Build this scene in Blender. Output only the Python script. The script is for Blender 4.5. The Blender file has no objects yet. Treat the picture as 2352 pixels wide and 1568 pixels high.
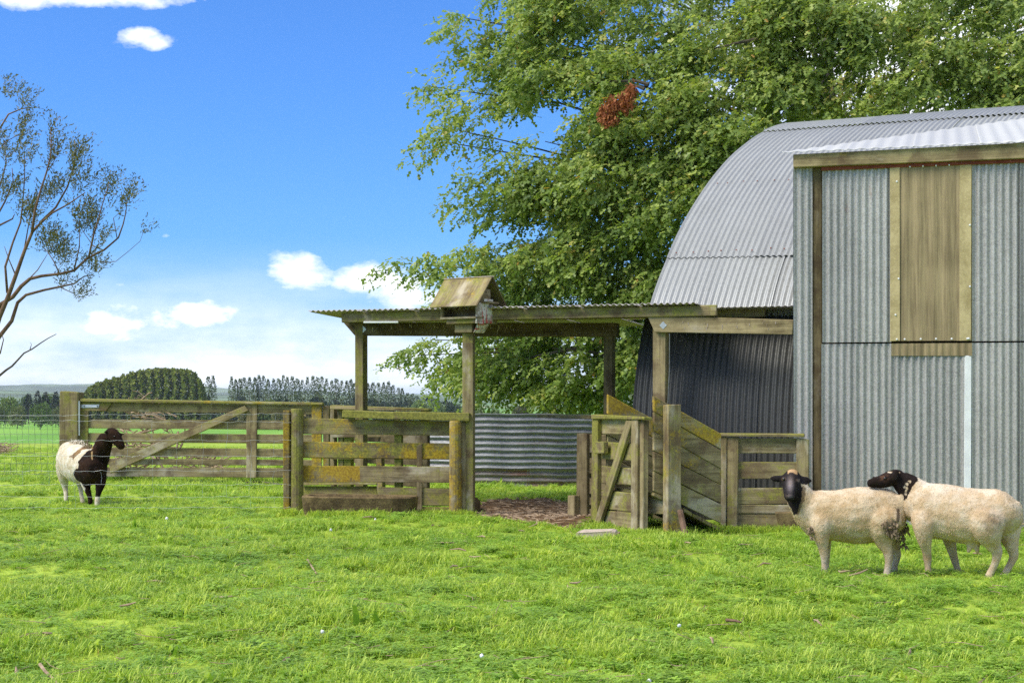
import bpy, bmesh, math, random
import numpy as np
from mathutils import Vector, Matrix, noise

random.seed(7)
rng = np.random.default_rng(11)
R = math.radians
S = bpy.context.scene
COL = S.collection

# ------------------------------------------------------------------ camera
F, CX, HY, CH = 3600.0, 1176.0, 913.0, 1.42      # focal length and horizon in units of a 2352 px wide picture
cam_d = bpy.data.cameras.new("camera")
cam_d.sensor_width = 36.0
cam_d.lens = 36.0 * F / 2352.0
cam_d.shift_y = (HY - 784.0) / 2352.0
cam_d.clip_start = 0.1
cam_d.clip_end = 60000
cam = bpy.data.objects.new("camera", cam_d)
cam.location = (0, 0, CH)
cam.rotation_euler = (R(90), 0, 0)
COL.objects.link(cam)
S.camera = cam

# ------------------------------------------------------------------ sky, sun, exposure
SUN_EL, SUN_AZ = R(50), R(246)                   # azimuth clockwise from +Y: behind the camera, to the left
world = bpy.data.worlds.new("World")
S.world = world
world.use_nodes = True
wt = world.node_tree
wt.nodes.clear()
def wn(t, **kw):
    n = wt.nodes.new(t)
    for k, v in kw.items():
        setattr(n, k, v)
    return n
SKY_STRENGTH = 0.14
w_out = wn("ShaderNodeOutputWorld")
w_bg = wn("ShaderNodeBackground")
w_bg.inputs["Strength"].default_value = SKY_STRENGTH
sky = wn("ShaderNodeTexSky", sky_type="NISHITA", sun_disc=False)
sky.sun_elevation = SUN_EL
sky.sun_rotation = SUN_AZ
sky.altitude = 50
sky.air_density = 1.0
sky.dust_density = 0.6
sky.ozone_density = 2.2
w_tc = wn("ShaderNodeTexCoord")
w_sep = wn("ShaderNodeSeparateXYZ")
wt.links.new(w_tc.outputs["Generated"], w_sep.inputs[0])
def wmath(op, a, b=None, c=None, clamp=False):
    n = wn("ShaderNodeMath", operation=op, use_clamp=clamp)
    for i, v in enumerate((a, b, c)):
        if v is None:
            continue
        if hasattr(v, "links"):
            wt.links.new(v, n.inputs[i])
        else:
            n.inputs[i].default_value = v
    return n.outputs[0]
# azimuth / elevation tangents of the direction looked in (clouds are at infinity)
ysafe = wmath("MAXIMUM", wmath("ABSOLUTE", w_sep.outputs[1]), 0.05)
zpos = w_sep.outputs[2]
w_no = wn("ShaderNodeTexNoise")
w_no.inputs["Scale"].default_value = 30.0
w_no.inputs["Detail"].default_value = 7.0
w_no.inputs["Roughness"].default_value = 0.62
w_map = wn("ShaderNodeMapping")
w_map.inputs["Scale"].default_value = (1.0, 1.0, 1.9)
wt.links.new(w_tc.outputs["Generated"], w_map.inputs[0])
wt.links.new(w_map.outputs[0], w_no.inputs["Vector"])
w_no2 = wn("ShaderNodeTexNoise")
w_no2.inputs["Scale"].default_value = 5.0
w_no2.inputs["Detail"].default_value = 8.0
w_no2.inputs["Roughness"].default_value = 0.6
w_map2 = wn("ShaderNodeMapping")
w_map2.inputs["Scale"].default_value = (1.0, 1.0, 4.5)
w_map2.inputs["Location"].default_value = (0.3, 0.0, 0.6)
wt.links.new(w_tc.outputs["Generated"], w_map2.inputs[0])
wt.links.new(w_map2.outputs[0], w_no2.inputs["Vector"])
# cumulus puffs: (x px, y px, rx, ry, strength)
PUFFS = [(318, 78, 42, 24, 1.0), (350, 96, 34, 18, 0.9), (50, -2, 60, 24, 0.85), (240, -8, 180, 26, 0.95), (362, 8, 26, 14, 0.7),
         (692, 628, 74, 40, 1.0), (850, 640, 88, 42, 1.0), (930, 672, 120, 44, 0.95), (1010, 680, 90, 34, 0.9),
         (300, 745, 110, 40, 1.0), (460, 724, 86, 36, 1.05), (380, 752, 110, 36, 0.8), (250, 770, 90, 24, 0.5), (376, 540, 26, 12, 0.45), (280, 651, 24, 10, 0.6), (2150, 120, 520, 300, 1.1)]
total = None
for (px, py, rx, ry, st) in PUFFS:
    d = Vector(((px - CX) / F, 1.0, (HY - py) / F)).normalized()
    dx = wmath("MULTIPLY", wmath("SUBTRACT", w_sep.outputs[0], d.x), F / (rx * 0.92))
    dz = wmath("MULTIPLY", wmath("SUBTRACT", w_sep.outputs[2], d.z), F / (ry * 0.92))
    r2 = wmath("ADD", wmath("MULTIPLY", dx, dx), wmath("MULTIPLY", dz, dz))
    front = wmath("GREATER_THAN", w_sep.outputs[1], 0.0)
    g = wmath("MULTIPLY", wmath("EXPONENT", wmath("MULTIPLY", r2, -0.75)), wmath("MULTIPLY", front, st))
    total = g if total is None else wmath("MAXIMUM", total, g)
puff = wmath("SUBTRACT", wmath("ADD", total, wmath("MULTIPLY", wmath("SUBTRACT", w_no.outputs["Fac"], 0.5), 1.9)), 0.36)
puff = wmath("MULTIPLY", wmath("POWER", wmath("MULTIPLY", puff, 1.75, clamp=True), 0.8), wmath("MULTIPLY", total, 3.0, clamp=True))
# low veil of thin cloud that thickens towards the horizon, everywhere round
veil_h = wn("ShaderNodeMapRange", interpolation_type="SMOOTHSTEP")
wt.links.new(zpos, veil_h.inputs["Value"])
veil_h.inputs["From Min"].default_value = 0.105
veil_h.inputs["From Max"].default_value = 0.0
veil = wmath("MULTIPLY", veil_h.outputs[0], wmath("ADD", wmath("MULTIPLY", w_no2.outputs["Fac"], 2.2), -0.42), clamp=True)
# broken cloud overhead and behind the camera, as the soft light of the picture implies
over_h = wn("ShaderNodeMapRange", interpolation_type="SMOOTHSTEP")
wt.links.new(zpos, over_h.inputs["Value"])
over_h.inputs["From Min"].default_value = 0.27
over_h.inputs["From Max"].default_value = 0.42
w_no3 = wn("ShaderNodeTexNoise")
w_no3.inputs["Scale"].default_value = 3.2
w_no3.inputs["Detail"].default_value = 6.0
wt.links.new(w_tc.outputs["Generated"], w_no3.inputs["Vector"])
over = wmath("MULTIPLY", over_h.outputs[0], wmath("MULTIPLY", wmath("SUBTRACT", w_no3.outputs["Fac"], 0.36), 5.0, clamp=True))
cl = wmath("MAXIMUM", wmath("MAXIMUM", puff, veil, clamp=True), over, clamp=True)
w_tint = wn("ShaderNodeMix", data_type="RGBA", blend_type="MULTIPLY")
w_tint.inputs["Factor"].default_value = 1.0
wt.links.new(sky.outputs[0], w_tint.inputs["A"])
w_tint.inputs["B"].default_value = (0.25, 0.49, 0.88, 1)
w_mix = wn("ShaderNodeMix", data_type="RGBA")
wt.links.new(cl, w_mix.inputs["Factor"])
wt.links.new(w_tint.outputs["Result"], w_mix.inputs["A"])
w_cc = wn("ShaderNodeMix", data_type="RGBA")
wt.links.new(wmath("MULTIPLY", wmath("SUBTRACT", w_no.outputs["Fac"], 0.36), 4.0, clamp=True), w_cc.inputs["Factor"])
w_cc.inputs["A"].default_value = (4.9, 5.3, 6.1, 1)
w_cc.inputs["B"].default_value = (6.2, 6.3, 6.5, 1)
wt.links.new(w_cc.outputs["Result"], w_mix.inputs["B"])
wt.links.new(w_mix.outputs["Result"], w_bg.inputs["Color"])
wt.links.new(w_bg.outputs[0], w_out.inputs["Surface"])

sun_d = bpy.data.lights.new("sun", "SUN")
sun_d.energy = 2.9
sun_d.angle = R(28)
sun_d.color = (1.0, 0.95, 0.86)
sun = bpy.data.objects.new("sun", sun_d)
sv = Vector((math.sin(SUN_AZ) * math.cos(SUN_EL), math.cos(SUN_AZ) * math.cos(SUN_EL), math.sin(SUN_EL)))
sun.rotation_euler = (-sv).to_track_quat("-Z", "Y").to_euler()
sun.location = sv * 60
COL.objects.link(sun)

S.view_settings.view_transform = "Standard"
S.view_settings.look = "None"
S.view_settings.exposure = 0.70
S.view_settings.gamma = 1.0
S.view_settings.use_curve_mapping = False
S.cycles.max_bounces = 8
S.cycles.transparent_max_bounces = 8
S.cycles.diffuse_bounces = 4
S.cycles.use_denoising = False
S.cycles.use_fast_gi = False

# ------------------------------------------------------------------ helpers
def tag(o, label=None, cat=None, group=None, kind=None):
    if label: o["label"] = label
    if cat: o["category"] = cat
    if group: o["group"] = group
    if kind: o["kind"] = kind
    return o

def PX(px, py, Y):
    """world point seen at picture position (px, py) at depth Y"""
    return Vector(((px - CX) / F * Y, Y, CH - (py - HY) / F * Y))

class Frame:
    """an upright plane through two ground positions"""
    def __init__(s, px0, Y0, px1, Y1):
        s.o = Vector(((px0 - CX) / F * Y0, Y0, 0)); e = Vector(((px1 - CX) / F * Y1, Y1, 0))
        s.a = (e - s.o).normalized(); s.n = Vector((s.a.y, -s.a.x, 0))
    def u(s, px, off=0.0):
        o = s.o + s.n * off; t = (px - CX) / F
        return (t * o.y - o.x) / (s.a.x - t * s.a.y)
    def w(s, u, off, z):
        p = s.o + s.n * off + s.a * u
        return Vector((p.x, p.y, z))
    def p(s, px, py, off=0.0):
        q = s.w(s.u(px, off), off, 0)
        return Vector((q.x, q.y, CH - (py - HY) / F * q.y))

def empty(name, loc, label=None, cat=None, group=None):
    o = bpy.data.objects.new(name, None)
    o.empty_display_size = 0.2
    o.location = loc
    COL.objects.link(o)
    return tag(o, label, cat, group)

def world_loc(o):
    v = Vector(o.location)
    while o.parent:
        o = o.parent; v += Vector(o.location)
    return v

def link_mesh(name, me, mat, parent=None, loc=(0, 0, 0), color=None, smooth=False):
    o = bpy.data.objects.new(name, me)
    if mat is not None:
        me.materials.append(mat)
    if smooth:
        me.polygons.foreach_set("use_smooth", [True] * len(me.polygons))
    loc = Vector(loc)
    if parent is not None:
        o.parent = parent
        loc = loc - world_loc(parent)
    o.location = loc
    if color is not None:
        o.color = (*color, 1.0)
    COL.objects.link(o)
    return o

def grain(me, ax, off=None):
    """3-D grain coordinates: x along the axis ax"""
    ax = ax.normalized()
    up = Vector((0, 0, 1)) if abs(ax.z) < 0.8 else Vector((1, 0, 0))
    s1 = ax.cross(up).normalized(); s2 = s1.cross(ax)
    co = np.empty(len(me.vertices) * 3, np.float32)
    me.vertices.foreach_get("co", co)
    co = co.reshape(-1, 3)
    M = np.array([ax, s1, s2], np.float32)
    g = co @ M.T + (rng.random(3).astype(np.float32) * 40 if off is None else off)
    a = me.attributes.new("gco", "FLOAT_VECTOR", "POINT")
    a.data.foreach_set("vector", g.astype(np.float32).ravel())

def hexa(name, parent, pts, mat, color=(0.3, 0.1, 0.1), bevel=0.006, axis=None, jitter=0.005):
    """front tl,tr,br,bl then back tl,tr,br,bl"""
    pts = [Vector(p) + Vector([random.uniform(-jitter, jitter) for _ in range(3)]) for p in pts]
    c = sum(pts, Vector()) / 8
    bm = bmesh.new()
    v = [bm.verts.new(p - c) for p in pts]
    for f in ((0, 3, 2, 1), (4, 5, 6, 7), (0, 1, 5, 4), (3, 7, 6, 2), (0, 4, 7, 3), (1, 2, 6, 5)):
        bm.faces.new([v[i] for i in f])
    bmesh.ops.recalc_face_normals(bm, faces=bm.faces)
    if bevel:
        m = min((pts[0] - pts[1]).length, (pts[0] - pts[3]).length, (pts[0] - pts[4]).length)
        bmesh.ops.bevel(bm, geom=list(bm.edges), offset=min(bevel, m * 0.25), segments=1, affect="EDGES", profile=0.5)
    me = bpy.data.meshes.new(name)
    bm.to_mesh(me); bm.free()
    es = [pts[1] - pts[0], pts[3] - pts[0], pts[4] - pts[0]]
    grain(me, axis or max(es, key=lambda e: e.length))
    return link_mesh(name, me, mat, parent, c, color)

def slab(name, parent, fr, quad, off, thick, mat, color=(0.3, 0.1, 0.1), bevel=0.006, axis=None):
    """quad tl,tr,br,bl in picture px, lifted on the frame plane at distance off in front of it"""
    f = [fr.p(x, y, off) for x, y in quad]
    b = [q - fr.n * thick for q in f]
    return hexa(name, parent, f + b, mat, color, bevel, axis)

def board(name, parent, fr, x0, x1, t0, b0, t1, b1, off, thick, mat, color, bevel=0.006):
    return slab(name, parent, fr, [(x0, t0), (x1, t1), (x1, b1), (x0, b0)], off, thick, mat, color, bevel, axis=fr.a)

def beam(name, parent, p0, p1, w, h, mat, color=(0.3, 0.1, 0.1), up=Vector((0, 0, 1)), bevel=0.006):
    p0, p1 = Vector(p0), Vector(p1)
    ax = (p1 - p0).normalized()
    s = ax.cross(up).normalized(); u = s.cross(ax).normalized()
    def ring(p): return [p - s * w / 2 + u * h / 2, p + s * w / 2 + u * h / 2, p + s * w / 2 - u * h / 2, p - s * w / 2 - u * h / 2]
    return hexa(name, parent, ring(p0) + ring(p1), mat, color, bevel, axis=ax)

def tube_data(pts, rad, n=6, cap=True):
    V, Fc = [], []
    pts = [Vector(p) for p in pts]
    if not hasattr(rad, "__len__"): rad = [rad] * len(pts)
    prev = None
    for i, p in enumerate(pts):
        t = (pts[min(i + 1, len(pts) - 1)] - pts[max(i - 1, 0)]).normalized()
        ref = prev if prev is not None else (Vector((0, 0, 1)) if abs(t.z) < 0.9 else Vector((1, 0, 0)))
        s = t.cross(ref).normalized(); u = s.cross(t).normalized(); prev = u
        for k in range(n):
            a = 2 * math.pi * k / n
            V.append(p + (s * math.cos(a) + u * math.sin(a)) * rad[i])
    for i in range(len(pts) - 1):
        for k in range(n):
            Fc.append((i * n + k, i * n + (k + 1) % n, (i + 1) * n + (k + 1) % n, (i + 1) * n + k))
    if cap:
        Fc.append(tuple(range(n))[::-1]); Fc.append(tuple(range((len(pts) - 1) * n, len(pts) * n)))
    return V, Fc

def join_data(parts):
    V, Fc = [], []
    for v, f in parts:
        o = len(V); V += v; Fc += [tuple(i + o for i in q) for q in f]
    return V, Fc

def mesh_from(name, V, Fc, mat, parent=None, color=None, smooth=False, center=True, ax=None):
    A = np.array([tuple(v) for v in V], np.float64)
    c = A.mean(0) if center else np.zeros(3)
    me = bpy.data.meshes.new(name)
    me.from_pydata((A - c).tolist(), [], Fc)
    me.update()
    if ax is not None: grain(me, ax)
    return link_mesh(name, me, mat, parent, c, color, smooth)

def np_mesh(name, verts, loops, sizes):
    """fast mesh from flat numpy arrays: loops = vertex indices, sizes = corners per face"""
    me = bpy.data.meshes.new(name)
    me.vertices.add(len(verts)); me.vertices.foreach_set("co", np.ascontiguousarray(verts, np.float32).ravel())
    me.loops.add(len(loops)); me.loops.foreach_set("vertex_index", np.ascontiguousarray(loops, np.int32))
    st = np.concatenate([[0], np.cumsum(sizes)[:-1]]).astype(np.int32)
    me.polygons.add(len(sizes)); me.polygons.foreach_set("loop_start", st)
    me.update(calc_edges=True)
    me.validate()
    return me

# ------------------------------------------------------------------ materials
class MT:
    def __init__(s, name):
        s.m = bpy.data.materials.new(name); s.m.use_nodes = True
        s.t = s.m.node_tree; s.t.nodes.clear()
        s.out = s.n("ShaderNodeOutputMaterial")
    def n(s, t, **kw):
        q = s.t.nodes.new(t)
        for k, v in kw.items(): setattr(q, k, v)
        return q
    def put(s, v, sock):
        if hasattr(v, "links"): s.t.links.new(v, sock)
        elif isinstance(v, (tuple, list)) and len(v) == 3 and sock.type == "RGBA": sock.default_value = (*v, 1)
        else: sock.default_value = v
    def math(s, op, a, b=None, clamp=False):
        q = s.n("ShaderNodeMath", operation=op, use_clamp=clamp)
        s.put(a, q.inputs[0])
        if b is not None: s.put(b, q.inputs[1])
        return q.outputs[0]
    def mix(s, f, a, b, mode="MIX"):
        q = s.n("ShaderNodeMix", data_type="RGBA", blend_type=mode)
        s.put(f, q.inputs["Factor"]); s.put(a, q.inputs["A"]); s.put(b, q.inputs["B"])
        return q.outputs["Result"]
    def noise(s, vec, scale, detail=4, rough=0.55, map_scale=None, loc=None):
        if map_scale is not None or loc is not None:
            mp = s.n("ShaderNodeMapping")
            if map_scale is not None: mp.inputs["Scale"].default_value = map_scale
            if loc is not None: mp.inputs["Location"].default_value = loc
            s.t.links.new(vec, mp.inputs[0]); vec = mp.outputs[0]
        q = s.n("ShaderNodeTexNoise")
        q.inputs["Scale"].default_value = scale; q.inputs["Detail"].default_value = detail; q.inputs["Roughness"].default_value = rough
        s.t.links.new(vec, q.inputs["Vector"])
        return q.outputs["Fac"]
    def rng(s, v, a, b, c=0.0, d=1.0, smooth=True):
        q = s.n("ShaderNodeMapRange", interpolation_type="SMOOTHSTEP" if smooth else "LINEAR")
        s.put(v, q.inputs["Value"]); s.put(a, q.inputs["From Min"]); s.put(b, q.inputs["From Max"]); s.put(c, q.inputs["To Min"]); s.put(d, q.inputs["To Max"])
        return q.outputs[0]
    def attr(s, name, out="Vector"):
        q = s.n("ShaderNodeAttribute", attribute_name=name)
        return q.outputs[out]
    def pos(s): return s.n("ShaderNodeNewGeometry").outputs["Position"]
    def bump(s, h, strength=0.4, dist=0.01):
        q = s.n("ShaderNodeBump")
        q.inputs["Strength"].default_value = strength; q.inputs["Distance"].default_value = dist
        s.put(h, q.inputs["Height"])
        return q.outputs[0]
    def bsdf(s, color, rough=0.8, metal=0.0, normal=None, spec=0.3):
        q = s.n("ShaderNodeBsdfPrincipled")
        s.put(color, q.inputs["Base Color"]); s.put(rough, q.inputs["Roughness"]); s.put(metal, q.inputs["Metallic"])
        q.inputs["Specular IOR Level"].default_value = spec
        if normal is not None: s.put(normal, q.inputs["Normal"])
        s.t.links.new(q.outputs[0], s.out.inputs["Surface"])
        return q

def wood_mat(name, dark=(0.105, 0.078, 0.036), light=(0.37, 0.295, 0.155)):
    m = MT(name)
    g = m.attr("gco")
    oi = m.n("ShaderNodeObjectInfo")
    sep = m.n("ShaderNodeSeparateColor"); m.t.links.new(oi.outputs["Color"], sep.inputs[0])
    mo, li, dk = sep.outputs[0], sep.outputs[1], sep.outputs[2]
    fine = m.noise(g, 1.0, 6, 0.65, (2.2, 55, 55))
    ring = m.noise(g, 1.0, 3, 0.5, (0.9, 13, 13))
    blot = m.noise(g, 2.6, 5, 0.62)
    blot2 = m.noise(g, 5.5, 6, 0.66, (0.8, 1, 1), (5, 3, 1))
    speck = m.noise(g, 40, 3, 0.6)
    base = m.mix(m.rng(m.math("ADD", m.math("ADD", m.math("MULTIPLY", fine, 0.35), m.math("MULTIPLY", ring, 0.30)), m.math("MULTIPLY", blot2, 0.40)), 0.36, 0.68), dark, light)
    big = m.noise(g, 1.0, 5, 0.6, (1.1, 3.0, 3.0), (7, 1, 2))
    base = m.mix(m.math("MULTIPLY", m.rng(big, 0.54, 0.66), 0.75), base, (0.46, 0.40, 0.29))
    base = m.mix(m.math("MULTIPLY", m.rng(blot, 0.50, 0.64), 0.70), base, (0.115, 0.075, 0.042))
    vst = m.noise(g, 1.0, 4, 0.6, (9, 1.0, 1.0), (2, 5, 2))
    base = m.mix(m.math("MULTIPLY", m.rng(vst, 0.56, 0.70), 0.5), base, (0.14, 0.105, 0.055))
    nz = m.n("ShaderNodeSeparateXYZ"); geo = m.n("ShaderNodeNewGeometry"); m.t.links.new(geo.outputs["Normal"], nz.inputs[0])
    upw = m.math("MULTIPLY", m.math("MAXIMUM", nz.outputs[2], 0.0), 0.16)
    mk = m.math("ADD", m.math("ADD", blot2, m.math("MULTIPLY", speck, 0.22)), m.math("ADD", m.math("MULTIPLY", mo, 0.50), upw))
    moss = m.rng(mk, 0.74, 0.94)
    base = m.mix(m.math("MULTIPLY", moss, 0.80), base, m.mix(m.rng(speck, 0.3, 0.7), (0.115, 0.120, 0.016), (0.275, 0.265, 0.042)))
    lk = m.math("ADD", m.math("ADD", m.noise(g, 3.2, 6, 0.68, None, (9, 2, 4)), m.math("MULTIPLY", speck, 0.25)), m.math("MULTIPLY", li, 0.62))
    lich = m.rng(lk, 0.83, 1.0)
    base = m.mix(m.math("MULTIPLY", lich, 0.85), base, m.mix(m.rng(speck, 0.3, 0.7), (0.25, 0.145, 0.012), (0.45, 0.31, 0.025)))
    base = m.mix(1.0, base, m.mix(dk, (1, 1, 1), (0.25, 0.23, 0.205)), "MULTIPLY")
    h = m.math("ADD", m.math("MULTIPLY", fine, 0.7), m.math("MULTIPLY", speck, 0.3))
    m.bsdf(base, 0.88, 0.0, m.bump(h, 0.55, 0.006), 0.2)
    return m.m

def metal_mat(name, a, b, metal=0.35, rough=0.45, streak=0.3, rust=0.0, rustcol=(0.16, 0.055, 0.022)):
    m = MT(name)
    g = m.attr("gco")
    sp = m.n("ShaderNodeTexVoronoi"); sp.inputs["Scale"].default_value = 90; m.t.links.new(g, sp.inputs["Vector"])
    spc = m.n("ShaderNodeSeparateColor"); m.t.links.new(sp.outputs["Color"], spc.inputs[0])
    st = m.noise(g, 1.0, 5, 0.6, (0.5, 9, 9))
    bl = m.noise(g, 1.7, 5, 0.6)
    fn = m.noise(g, 60, 3, 0.6)
    f = m.math("ADD", m.math("MULTIPLY", spc.outputs[0], 0.35), m.math("ADD", m.math("MULTIPLY", st, streak), m.math("MULTIPLY", bl, 0.4)))
    c = m.mix(m.rng(f, 0.25, 0.85, smooth=False), a, b)
    oi = m.n("ShaderNodeObjectInfo")
    c = m.mix(1.0, c, m.mix(oi.outputs["Random"], (0.88, 0.88, 0.90), (1.06, 1.06, 1.04)), "MULTIPLY")
    if rust:
        rk = m.math("ADD", m.noise(g, 1.0, 6, 0.68, (1.6, 5.0, 5.0), (3, 1, 7)), m.math("MULTIPLY", fn, 0.15))
        rm = m.rng(rk, 0.80 - rust, 0.98 - rust)
        c = m.mix(m.math("MULTIPLY", rm, 0.85), c, rustcol)
        me = m.math("MULTIPLY", m.math("SUBTRACT", 1.0, rm), metal)
    else:
        me = metal
    rr = m.rng(f, 0.2, 0.9, rough + 0.12, rough - 0.05, False)
    m.bsdf(c, rr, me, m.bump(m.math("ADD", fn, bl), 0.25, 0.004), 0.4)
    return m.m

def plain_mat(name, a, b, scale=8, rough=0.85, bump=0.3, metal=0.0, coord="gco"):
    m = MT(name)
    g = m.attr("gco") if coord == "gco" else (m.pos() if coord == "pos" else m.n("ShaderNodeTexCoord").outputs["Object"])
    n1 = m.noise(g, scale, 6, 0.62)
    n2 = m.noise(g, scale * 9, 4, 0.6)
    c = m.mix(m.rng(m.math("ADD", m.math("MULTIPLY", n1, 0.7), m.math("MULTIPLY", n2, 0.35)), 0.35, 0.70), a, b)
    m.bsdf(c, rough, metal, m.bump(m.math("ADD", n1, n2), bump, 0.01), 0.25)
    return m.m

def leaf_mat(name, stops, trans=0.35, rough=0.55, attr="lv", objcol=False):
    """per-leaf random value lv picks a colour from the stops"""
    m = MT(name)
    v = m.attr(attr, "Fac")
    ramp = m.n("ShaderNodeValToRGB")
    ramp.color_ramp.interpolation = "LINEAR"
    els = ramp.color_ramp.elements
    while len(els) < len(stops): els.new(0.5)
    for e, (p, c) in zip(els, stops):
        e.position = p; e.color = (*c, 1)
    m.t.links.new(v, ramp.inputs[0])
    c = ramp.outputs[0]
    if objcol:
        oi = m.n("ShaderNodeObjectInfo")
        c = m.mix(1.0, c, oi.outputs["Color"], "MULTIPLY")
    d = m.n("ShaderNodeBsdfPrincipled"); m.put(c, d.inputs["Base Color"]); d.inputs["Roughness"].default_value = rough
    d.inputs["Specular IOR Level"].default_value = 0.30
    t = m.n("ShaderNodeBsdfTranslucent"); m.put(m.mix(1.0, c, (1.15, 1.2, 0.6), "MULTIPLY"), t.inputs["Color"])
    x = m.n("ShaderNodeMixShader"); x.inputs[0].default_value = trans
    m.t.links.new(d.outputs[0], x.inputs[1]); m.t.links.new(t.outputs[0], x.inputs[2])
    m.t.links.new(x.outputs[0], m.out.inputs["Surface"])
    return m.m

WOOD = wood_mat("weathered_timber")
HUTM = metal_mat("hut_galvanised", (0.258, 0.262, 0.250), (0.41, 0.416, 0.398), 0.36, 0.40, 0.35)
HUTD = metal_mat("shade_painted_hut_iron", (0.030, 0.030, 0.027), (0.072, 0.071, 0.064), 0.35, 0.5, 0.45)  # hut iron again, with the shade under the lean-to put into its colour
WALLM = metal_mat("wall_galvanised", (0.215, 0.203, 0.186), (0.48, 0.460, 0.425), 0.22, 0.40, 0.4, 0.08)
ROOFM = metal_mat("extension_roof_galvanised", (0.42, 0.42, 0.41), (0.55, 0.55, 0.535), 0.22, 0.42, 0.3)
LEANM = metal_mat("lean_to_roof_iron", (0.30, 0.27, 0.26), (0.50, 0.45, 0.43), 0.3, 0.5, 0.4, 0.16, (0.26, 0.13, 0.10))
TANKM = metal_mat("tank_iron", (0.070, 0.072, 0.075), (0.25, 0.255, 0.265), 0.22, 0.5, 0.6, 0.17)
def fibre_mat():
    m = MT("fibreglass_sheet"); g = m.attr("gco")
    a = m.noise(g, 1.0, 5, 0.65, (0.5, 16, 16)); b = m.noise(g, 2.2, 5, 0.6); c = m.noise(g, 1.0, 4, 0.6, (2.5, 45, 45), (3, 2, 1))
    f = m.math("ADD", m.math("MULTIPLY", a, 0.55), m.math("ADD", m.math("MULTIPLY", b, 0.25), m.math("MULTIPLY", c, 0.3)))
    col = m.mix(m.rng(f, 0.40, 0.70), (0.15, 0.112, 0.055), (0.34, 0.262, 0.138))
    m.bsdf(col, 0.6, 0, m.bump(c, 0.2, 0.004), 0.3)
    return m.m
FIBRE = fibre_mat()
FIBREL = plain_mat("fibreglass_edge", (0.30, 0.235, 0.105), (0.48, 0.39, 0.20), 4.0, 0.6, 0.1)
TANKR = metal_mat("rusty_tank_iron", (0.075, 0.066, 0.060), (0.25, 0.23, 0.215), 0.15, 0.6, 0.6, 0.26)
WHITE = plain_mat("white_paint", (0.60, 0.60, 0.59), (0.74, 0.74, 0.73), 6, 0.6, 0.1)
REDP = plain_mat("red_oxide_paint", (0.15, 0.03, 0.015), (0.26, 0.07, 0.04), 8, 0.7, 0.2)
CONC = plain_mat("mossy_concrete", (0.060, 0.040, 0.018), (0.21, 0.15, 0.065), 5.0, 0.92, 0.6)
STONE = plain_mat("pale_stone", (0.34, 0.27, 0.21), (0.52, 0.43, 0.35), 9.0, 0.9, 0.5)
STEEL = plain_mat("galvanised_fitting", (0.40, 0.41, 0.41), (0.58, 0.59, 0.58), 20, 0.45, 0.1, 0.6)
WIRE = plain_mat("fence_wire", (0.40, 0.41, 0.42), (0.62, 0.63, 0.64), 20, 0.4, 0.0, 0.5, "pos")
WIRED = plain_mat("dull_fence_wire", (0.10, 0.11, 0.10), (0.20, 0.21, 0.20), 20, 0.6, 0.0, 0.3, "pos")
DIRT = plain_mat("bare_earth", (0.050, 0.027, 0.011), (0.17, 0.098, 0.044), 6.0, 0.95, 0.9, 0.0, "pos")
BARK = plain_mat("bark", (0.050, 0.040, 0.030), (0.14, 0.115, 0.085), 7.0, 0.95, 0.9, 0.0, "pos")
BARKR = plain_mat("reddish_bark", (0.095, 0.055, 0.034), (0.23, 0.145, 0.095), 14.0, 0.95, 0.7, 0.0, "pos")
DRYW = plain_mat("dry_twigs", (0.20, 0.135, 0.085), (0.42, 0.31, 0.20), 10.0, 0.95, 0.4, 0.0, "pos")

# ------------------------------------------------------------------ ground
def sstep(x, a, b):
    t = np.clip((x - a) / (b - a), 0, 1)
    return t * t * (3 - 2 * t)
def ground_h(x, y):
    x = np.asarray(x, float); y = np.asarray(y, float)
    h = -14.0 * sstep(y, 36, 300)
    near = 1 - sstep(np.abs(y - 15), 25, 60)
    h = h + near * 0.022 * (np.sin(x * 1.3 + y * 0.9) + np.sin(x * 0.57 - y * 1.71 + 1) + 0.6 * np.sin(x * 3.1 + 2) * np.sin(y * 2.7))
    return h

def grid_mesh(name, X, Y, Z):
    ny, nx = X.shape
    idx = np.arange(nx * ny).reshape(ny, nx)
    q = np.stack([idx[:-1, :-1], idx[:-1, 1:], idx[1:, 1:], idx[1:, :-1]], -1).reshape(-1, 4)
    return np_mesh(name, np.stack([X, Y, Z], -1).reshape(-1, 3), q.ravel(), np.full(len(q), 4))

def ground_material():
    m = MT("paddock_turf")
    p = m.pos()
    n1 = m.noise(p, 0.9, 6, 0.6); n2 = m.noise(p, 14, 5, 0.65); n3 = m.noise(p, 0.02, 5, 0.6, (1, 0.35, 1))
    sp = m.n("ShaderNodeSeparateXYZ"); m.t.links.new(p, sp.inputs[0])
    near = m.mix(m.rng(m.math("ADD", m.math("MULTIPLY", n1, 0.6), m.math("MULTIPLY", n2, 0.4)), 0.35, 0.65), (0.17, 0.24, 0.025), (0.34, 0.45, 0.055))
    far = m.mix(m.rng(n3, 0.38, 0.62), (0.12, 0.27, 0.030), (0.19, 0.36, 0.05))
    c = m.mix(m.rng(sp.outputs[1], 60, 200), near, far)
    dist = m.mix(m.rng(m.noise(p, 0.0035, 4, 0.6, (1, 0.4, 1)), 0.42, 0.6), (0.10, 0.19, 0.06), (0.22, 0.24, 0.12))
    c = m.mix(m.rng(sp.outputs[1], 1100, 2600), c, dist)
    m.bsdf(c, 0.95, 0.0, m.bump(n2, 0.5, 0.02), 0.15)
    return m.m
GROUNDM = ground_material()
ys = np.unique(np.concatenate([np.arange(-30, 4, 2.0), np.arange(4, 48, 0.35), np.geomspace(48, 400, 60), np.geomspace(400, 16000, 40)]))
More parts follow.
